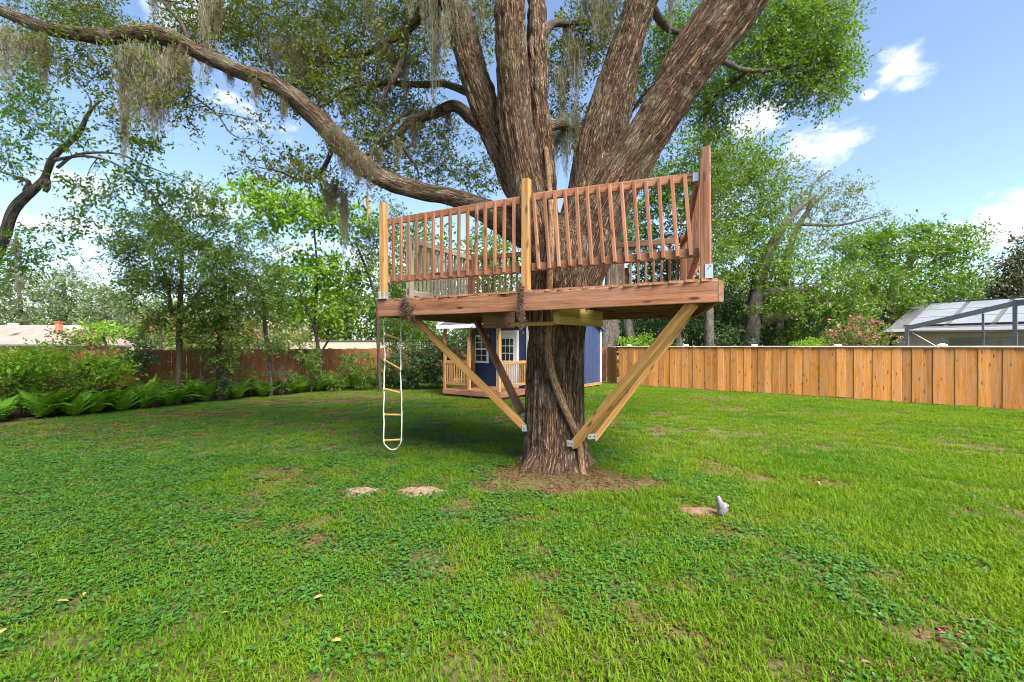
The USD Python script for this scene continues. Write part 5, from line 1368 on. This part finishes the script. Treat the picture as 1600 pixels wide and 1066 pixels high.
for k, (lab, tr, bl, mm, lf) in enumerate([
        ('straight tall pine trunk just right of the platform, dark needles', [(1108, 600, 22, 14), (1108, 500, 22, 13.5), (1106, 380, 22, 12), (1104, 260, 22, 10), (1102, 120, 22, 8)], [(1110, 260, 46, 44, 22, 30), (1120, 215, 44, 24, 22, 18), (1170, 240, 46, 18, 22, 12), (1090, 330, 40, 50, 22.5, 26), (1120, 400, 40, 50, 23, 22)], 'mid', .16),
        ('thick leaning grey trunk beyond the fence corner, left of a pair', [(946, 600, 24, 34), (948, 540, 24, 32), (952, 490, 24, 30), (962, 420, 24, 26), (975, 330, 24, 18)], [(990, 360, 50, 60, 24.5, 34), (960, 470, 26, 26, 25, 10), (1010, 300, 50, 60, 24, 26)], 'mid', .17),
        ('leaning trunk beyond the fence seen through the gap under the platform', [(992, 600, 25, 18), (986, 540, 25, 17), (978, 490, 25, 16), (975, 420, 25, 13)], [(1010, 480, 40, 34, 26, 26), (1030, 430, 46, 50, 26, 34), (1000, 440, 40, 50, 26, 20)], 'dark', .17),
        ('slim trunk beyond the fence behind the right brace', [(1062, 600, 25, 14), (1060, 540, 25, 13), (1052, 490, 25, 12), (1045, 400, 25, 9)], [(1060, 350, 50, 60, 25.5, 40), (1050, 440, 50, 50, 26, 36), (1040, 280, 46, 50, 25, 26), (1080, 490, 40, 40, 27, 24)], 'dark', .17),
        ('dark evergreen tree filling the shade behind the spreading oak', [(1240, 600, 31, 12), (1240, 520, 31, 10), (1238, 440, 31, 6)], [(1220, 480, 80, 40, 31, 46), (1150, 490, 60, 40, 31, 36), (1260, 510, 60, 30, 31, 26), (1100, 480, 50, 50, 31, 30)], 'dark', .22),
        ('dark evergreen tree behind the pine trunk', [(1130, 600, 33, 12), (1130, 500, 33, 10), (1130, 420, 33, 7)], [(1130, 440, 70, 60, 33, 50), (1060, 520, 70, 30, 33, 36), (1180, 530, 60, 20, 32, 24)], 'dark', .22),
        ('slim grey trunk in the shade right of the spreading oak trunk', [(1231, 600, 27, 12), (1230, 540, 27, 11), (1229, 460, 27, 9), (1226, 400, 27, 6)], [(1226, 400, 30, 30, 27, 10)], 'mid', .17)]):
    tree('wood_tree', lab, tr, bl, lf, M[mm], M['grey_bark'], 180 + k, WG, per_cluster=80, aspect=.5, cr=.85, flat=.6)

# far-off wood that reads as one mass behind everything
def far_wood(name, label, cols, d, mm, seed):
    rng = np.random.default_rng(seed)
    cents = np.vstack([blob(px, py, 60, ry, d, n, rng, dd=4) for px, py, ry, n in cols])
    v_, f_ = leaves(cents, 2.0, 90, .55, rng, .6, .7, .5)
    single(name, label, 'wood', (v_, f_), M[mm], loc=(P(cols[0][0], 541, d) * [1, 1, 0]), kind='stuff')


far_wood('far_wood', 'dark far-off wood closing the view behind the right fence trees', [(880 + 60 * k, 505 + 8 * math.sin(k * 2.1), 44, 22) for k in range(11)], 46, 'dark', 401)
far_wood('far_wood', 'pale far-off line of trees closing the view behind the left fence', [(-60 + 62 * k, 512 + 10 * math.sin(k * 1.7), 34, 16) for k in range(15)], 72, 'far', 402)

# ---------------------------------------------------------------- shrubs and ferns
def shrub(name, label, px, py, rx, ry, d, n, leaf, mm, seed, group=None, aspect=.5, per=60, cr=.16, flat=.6, up=.5):
    rng = np.random.default_rng(seed)
    base = P(px, 541, d) * [1, 1, 0]
    T = thing(name, label, 'shrub', base, group)
    cents = blob(px, py, rx, ry, d, n, rng)
    cents[:, 2] = np.maximum(cents[:, 2], .06)
    mb = MB()
    for k in range(4):
        a_ = base + [rng.uniform(-.08, .08), rng.uniform(-.08, .08), -.03]
        tp = P(px + rng.uniform(-.5, .5) * rx, py, d)
        mb.add(tube(catmull(np.array([a_, lerp(a_, tp, .5) + rng.normal(size=3) * .04, tp]), 7), np.linspace(.014, .006, 7), 5, cap=False))
    nodes = np.vstack([m_ for m_ in mb.v])[::5]
    grow(list(nodes), [.01] * len(nodes), cents, rng, mb=mb, tip=.003, k0=.004)
    part(T, 'stem', mb.mesh(), M['twig'], smooth=True)
    part(T, 'foliage', leaves(cents, cr * rng.uniform(.7, 1.3, n), per, leaf, rng, aspect, flat, up), M[mm], kind='stuff')


SG = 'shrubs in the bed along the left fence'
for k, a_ in enumerate([
        ('lime broad-leaved shrub at the far left, tallest against the fence', 40, 568, 66, 28, 10.6, 40, .11, 'lime'), ('dark green shrub at the left edge below the lime leaves', 14, 598, 40, 26, 10.3, 26, .075, 'mid'), ('grey-green shrub left of the lime bush at the fence', 95, 600, 44, 26, 11.0, 26, .065, 'mid'),
        ('low dark shrub in front of the grey-green one at the left', 58, 614, 40, 18, 10.6, 18, .06, 'mid'), ('bright yellow-green shrub spreading in front of the left fence', 158, 573, 40, 22, 11.4, 30, .11, 'lime'), ('upright thin shrub poking above the fence near the pink roof', 97, 545, 22, 32, 12.0, 16, .075, 'mid'),
        ('leafy shrub below the bright yellow-green one', 140, 603, 38, 22, 11.4, 22, .07, 'mid'), ('dark bush overhanging the fence left of the forked tree', 215, 560, 30, 22, 12.6, 26, .07, 'dark'), ('small twiggy shrub in front of the red fence boards', 205, 618, 26, 22, 11.6, 12, .06, 'mid'),
        ('bushy sucker shrub at the foot of the forked young tree', 278, 600, 26, 26, 12.6, 18, .06, 'mid'), ('dark shrub at the foot of the slender dark tree', 343, 588, 28, 30, 13.2, 24, .06, 'dark'), ('small shrub between the slender and the bent tree', 392, 590, 18, 20, 14.4, 10, .06, 'mid'),
        ('reddish low shrub at the foot of the bent tree', 440, 590, 24, 18, 14.8, 16, .06, 'rust'), ('round green shrub left of the lime-leaved tree stem', 483, 565, 20, 24, 15.6, 18, .08, 'mid'), ('shrub at the foot of the lime-leaved tree', 515, 595, 24, 16, 16, 14, .07, 'mid'),
        ('leafy shrub hiding the fence left of the rope ladder', 560, 578, 36, 28, 16.6, 60, .08, 'mid'), ('big dark bush behind the rope ladder', 640, 572, 46, 34, 17.2, 150, .085, 'dark'), ('dark bush beside the shed porch', 684, 562, 32, 42, 17.0, 110, .085, 'dark'), ('green bush behind the porch opening', 722, 545, 36, 46, 19.0, 110, .085, 'dark'),
        ('tall leafy bush behind the rope ladder top', 640, 522, 50, 32, 18.6, 110, .09, 'mid'), ('low leafy plant by the fence right of the lime tree', 590, 600, 24, 12, 17, 12, .07, 'mid')]):
    lab, px, py, rx, ry, d, n, lf, mm = a_
    shrub('shrub', lab, px, py, rx, ry, d, n, lf, mm, 200 + k, SG)
for k, (lab, px, py, rx, ry, d, n, lf, mm) in enumerate([('low bright hedge glimpsed over the right fence', 1275, 537, 40, 6, 22, 24, .09, 'lime'), ('green shrub over the fence behind the right brace', 1010, 536, 40, 10, 24, 26, .12, 'lime'), ('dark undergrowth bush left of the spreading oak trunk', 1140, 530, 40, 18, 26, 30, .14, 'dark'), ('dark undergrowth bush right of the spreading oak trunk', 1240, 525, 34, 18, 26.5, 30, .14, 'mid')]):
    shrub('shrub', lab, px, py, rx, ry, d, n, lf, mm, 240 + k, 'shrubs beyond the right fence', per=70, cr=.3)


def frond(rng, L, yaw, lift):
    """One arching fern frond: a midrib with leaflets in pairs."""
    K = 15
    u = np.linspace(0, 1, K)
    d = np.array([math.cos(yaw), math.sin(yaw), 0]); s = np.array([-d[1], d[0], 0])
    ang = lift - u * rng.uniform(.9, 1.5)
    st = np.cumsum(np.column_stack([np.cos(ang), np.sin(ang)]) * L / K, 0)
    p = d * st[:, :1] + np.array([0, 0, 1.0]) * st[:, 1:] + s * (rng.uniform(-.08, .08) * L * u ** 2)[:, None]
    V, Fc = [], []
    for k in range(K):
        w = .0045 * (1 - .7 * u[k])
        V += [p[k] - s * w, p[k] + s * w]
        if k:
            b = 2 * k
            Fc += [(b - 2, b - 1, b + 1), (b - 2, b + 1, b)]
    for k in range(1, K):
        l_ = L * .17 * math.sin(math.pi * min(1, (.08 + u[k]) ** .7)) + .012
        t = unit(p[k] - p[k - 1])
        for sg in (-1, 1):
            for h_ in (0, .5):
                o_ = p[k] - (p[k] - p[k - 1]) * h_
                e = o_ + s * sg * l_ + t * l_ * .35 - np.array([0, 0, .18 * l_]) + rng.normal(size=3) * .006
                w = t * L / K * .30
                b = len(V)
                m_ = lerp(o_, e, .5) + np.array([0, 0, .06 * l_])
                V += [o_ - w * .5, m_ - w, e, m_ + w, o_ + w * .5]
                Fc += [(b, b + 1, b + 3), (b, b + 3, b + 4), (b + 1, b + 2, b + 3)]
    return np.array(V), np.array(Fc)


fr_ = np.random.default_rng(55)
for c in range(3):
    cp_path = f'/World/fern_kind_{c}'
    cl = stage.CreateClassPrim(cp_path)
    LOC[cp_path] = np.zeros(3)
    for k in range(13):
        part(cp_path, 'frond', frond(fr_, fr_.uniform(.45, .78), k * 6.283 / 13 * 2.6 + fr_.uniform(-.4, .4), fr_.uniform(1.0, 1.5)), M['fern'])
bx = np.array([b[0] for b in BED]); by = np.array([b[1] for b in BED])
line = catmull(np.array(BED), 200)
cum = np.concatenate([[0], np.cumsum(np.linalg.norm(np.diff(line, axis=0), axis=1))])
FLAB = ['lush arching sword fern in the front row of the bed along the left fence', 'sword fern in the second row of the left bed, half hidden by the front ferns', 'sword fern at the back of the left bed under the young trees']
for row, (off, step) in enumerate(((.30, .50), (.75, .60), (1.3, .8))):
    for s in np.arange(.3, cum[-1] - .2, step):
        s = s + fr_.uniform(-.15, .15)
        p = np.array([np.interp(s, cum, line[:, i]) for i in range(3)])
        t = np.array([np.interp(s + .2, cum, line[:, i]) for i in range(3)]) - p
        nrm_ = unit(np.array([-t[1], t[0], 0]))
        p = p + nrm_ * (off + fr_.uniform(-.14, .14))
        if side(p[0], p[1], FENCE_L0, FENCE_L1) > -.25:
            continue
        pt = numbered('/World', 'fern')
        x = UsdGeom.Xform.Define(stage, pt)
        x.AddTranslateOp().Set(Gf.Vec3d(float(p[0]), float(p[1]), float(gz(p[0], p[1]))))
        x.AddRotateZOp().Set(float(fr_.uniform(0, 360)))
        k = float(fr_.uniform(.95, 1.35) * (1.1 if s < 6 else .95))
        x.AddScaleOp().Set(Gf.Vec3f(k, k, k * float(fr_.uniform(.85, 1.15))))
        pr_ = x.GetPrim()
        pr_.GetReferences().AddInternalReference(f'/World/fern_kind_{int(fr_.integers(0, 3))}')
        pr_.SetInstanceable(True)
        say(pr_, label=FLAB[row], cat='fern', group=['front row ferns of the left bed', 'second row ferns of the left bed', 'back row ferns of the left bed'][row])

# ---------------------------------------------------------------- small things on the lawn
sl = GP(1125, 808) + [0, 0, .0]
SP = thing('garden_spotlight', 'small grey garden spotlight stuck in the bare patch right of the oak', 'spotlight', sl)
ax = unit(np.array([.35, -.15, .95])); tip_ = sl + [0, 0, .015]
part(SP, 'stake', tube([sl - [0, 0, .05], sl + [0, 0, .03]], [.006, .012], 8), M['stone'])
pr = [(0, .012), (.01, .03), (.035, .041), (.07, .043), (.10, .040), (.125, .033)]
part(SP, 'housing', tube([tip_ + ax * a_ for a_, r in pr], [r for a_, r in pr], 20), M['stone'], smooth=True)
hd = unit(np.array([-.25, .1, 1])); o_ = tip_ + ax * .07 + np.array([-.02, 0, .02])
part(SP, 'hood', tube([o_, o_ + hd * .05, o_ + hd * .085, o_ + hd * .10], [.030, .027, .022, .012], 16), M['stone'], smooth=True)
lx = unit(np.array([.55, -.75, .3])); o2 = tip_ + ax * .095 + lx * .028
part(SP, 'lens', tube([o2, o2 + lx * .012], [.017, .015], 14), M['black'], smooth=True)
M['fallen'] = leafy('fallen_leaf_tan', G3((.45, .22, .06), (.55, .30, .10), (.6, .42, .2)), trans=.2)
for lab, px, py, L_ in (('small orange fallen leaf in the clover left of centre', 497, 950, .055), ('tan fallen leaf in the clover near the lower left corner', 98, 948, .07), ('small tan leaf just right of the tan leaf at the lower left', 132, 937, .035), ('yellow fallen leaf at the lower left edge', 3, 998, .05), ('yellow fallen leaf low in the clover below the orange one', 525, 1022, .055), ('pinkish fallen leaf beside the orange leaf', 352, 972, .035), ('pale dry twig leaf on the sunny lawn right of the spotlight', 1280, 763, .16)):
    p = GP(px, py); p[2] = float(gz(p[0], p[1])) + .055
    a_ = fr_.uniform(0, 6.28); d_ = np.array([math.cos(a_), math.sin(a_), .1]); s2 = np.array([-d_[1], d_[0], .15])
    w = .5 if L_ < .1 else .08
    v_ = np.array([p - d_ * L_ / 2, p - d_ * L_ * .1 + s2 * L_ * w * .5 + [0, 0, .006], p + d_ * L_ * .3 + s2 * L_ * w * .35 + [0, 0, .005], p + d_ * L_ / 2, p + d_ * L_ * .3 - s2 * L_ * w * .35 + [0, 0, .005], p - d_ * L_ * .1 - s2 * L_ * w * .5 + [0, 0, .006]])
    single('fallen_leaf', lab, 'leaf', (v_, np.array([(0, 1, 5), (1, 2, 5), (2, 4, 5), (2, 3, 4)])), M['fallen'], loc=p)
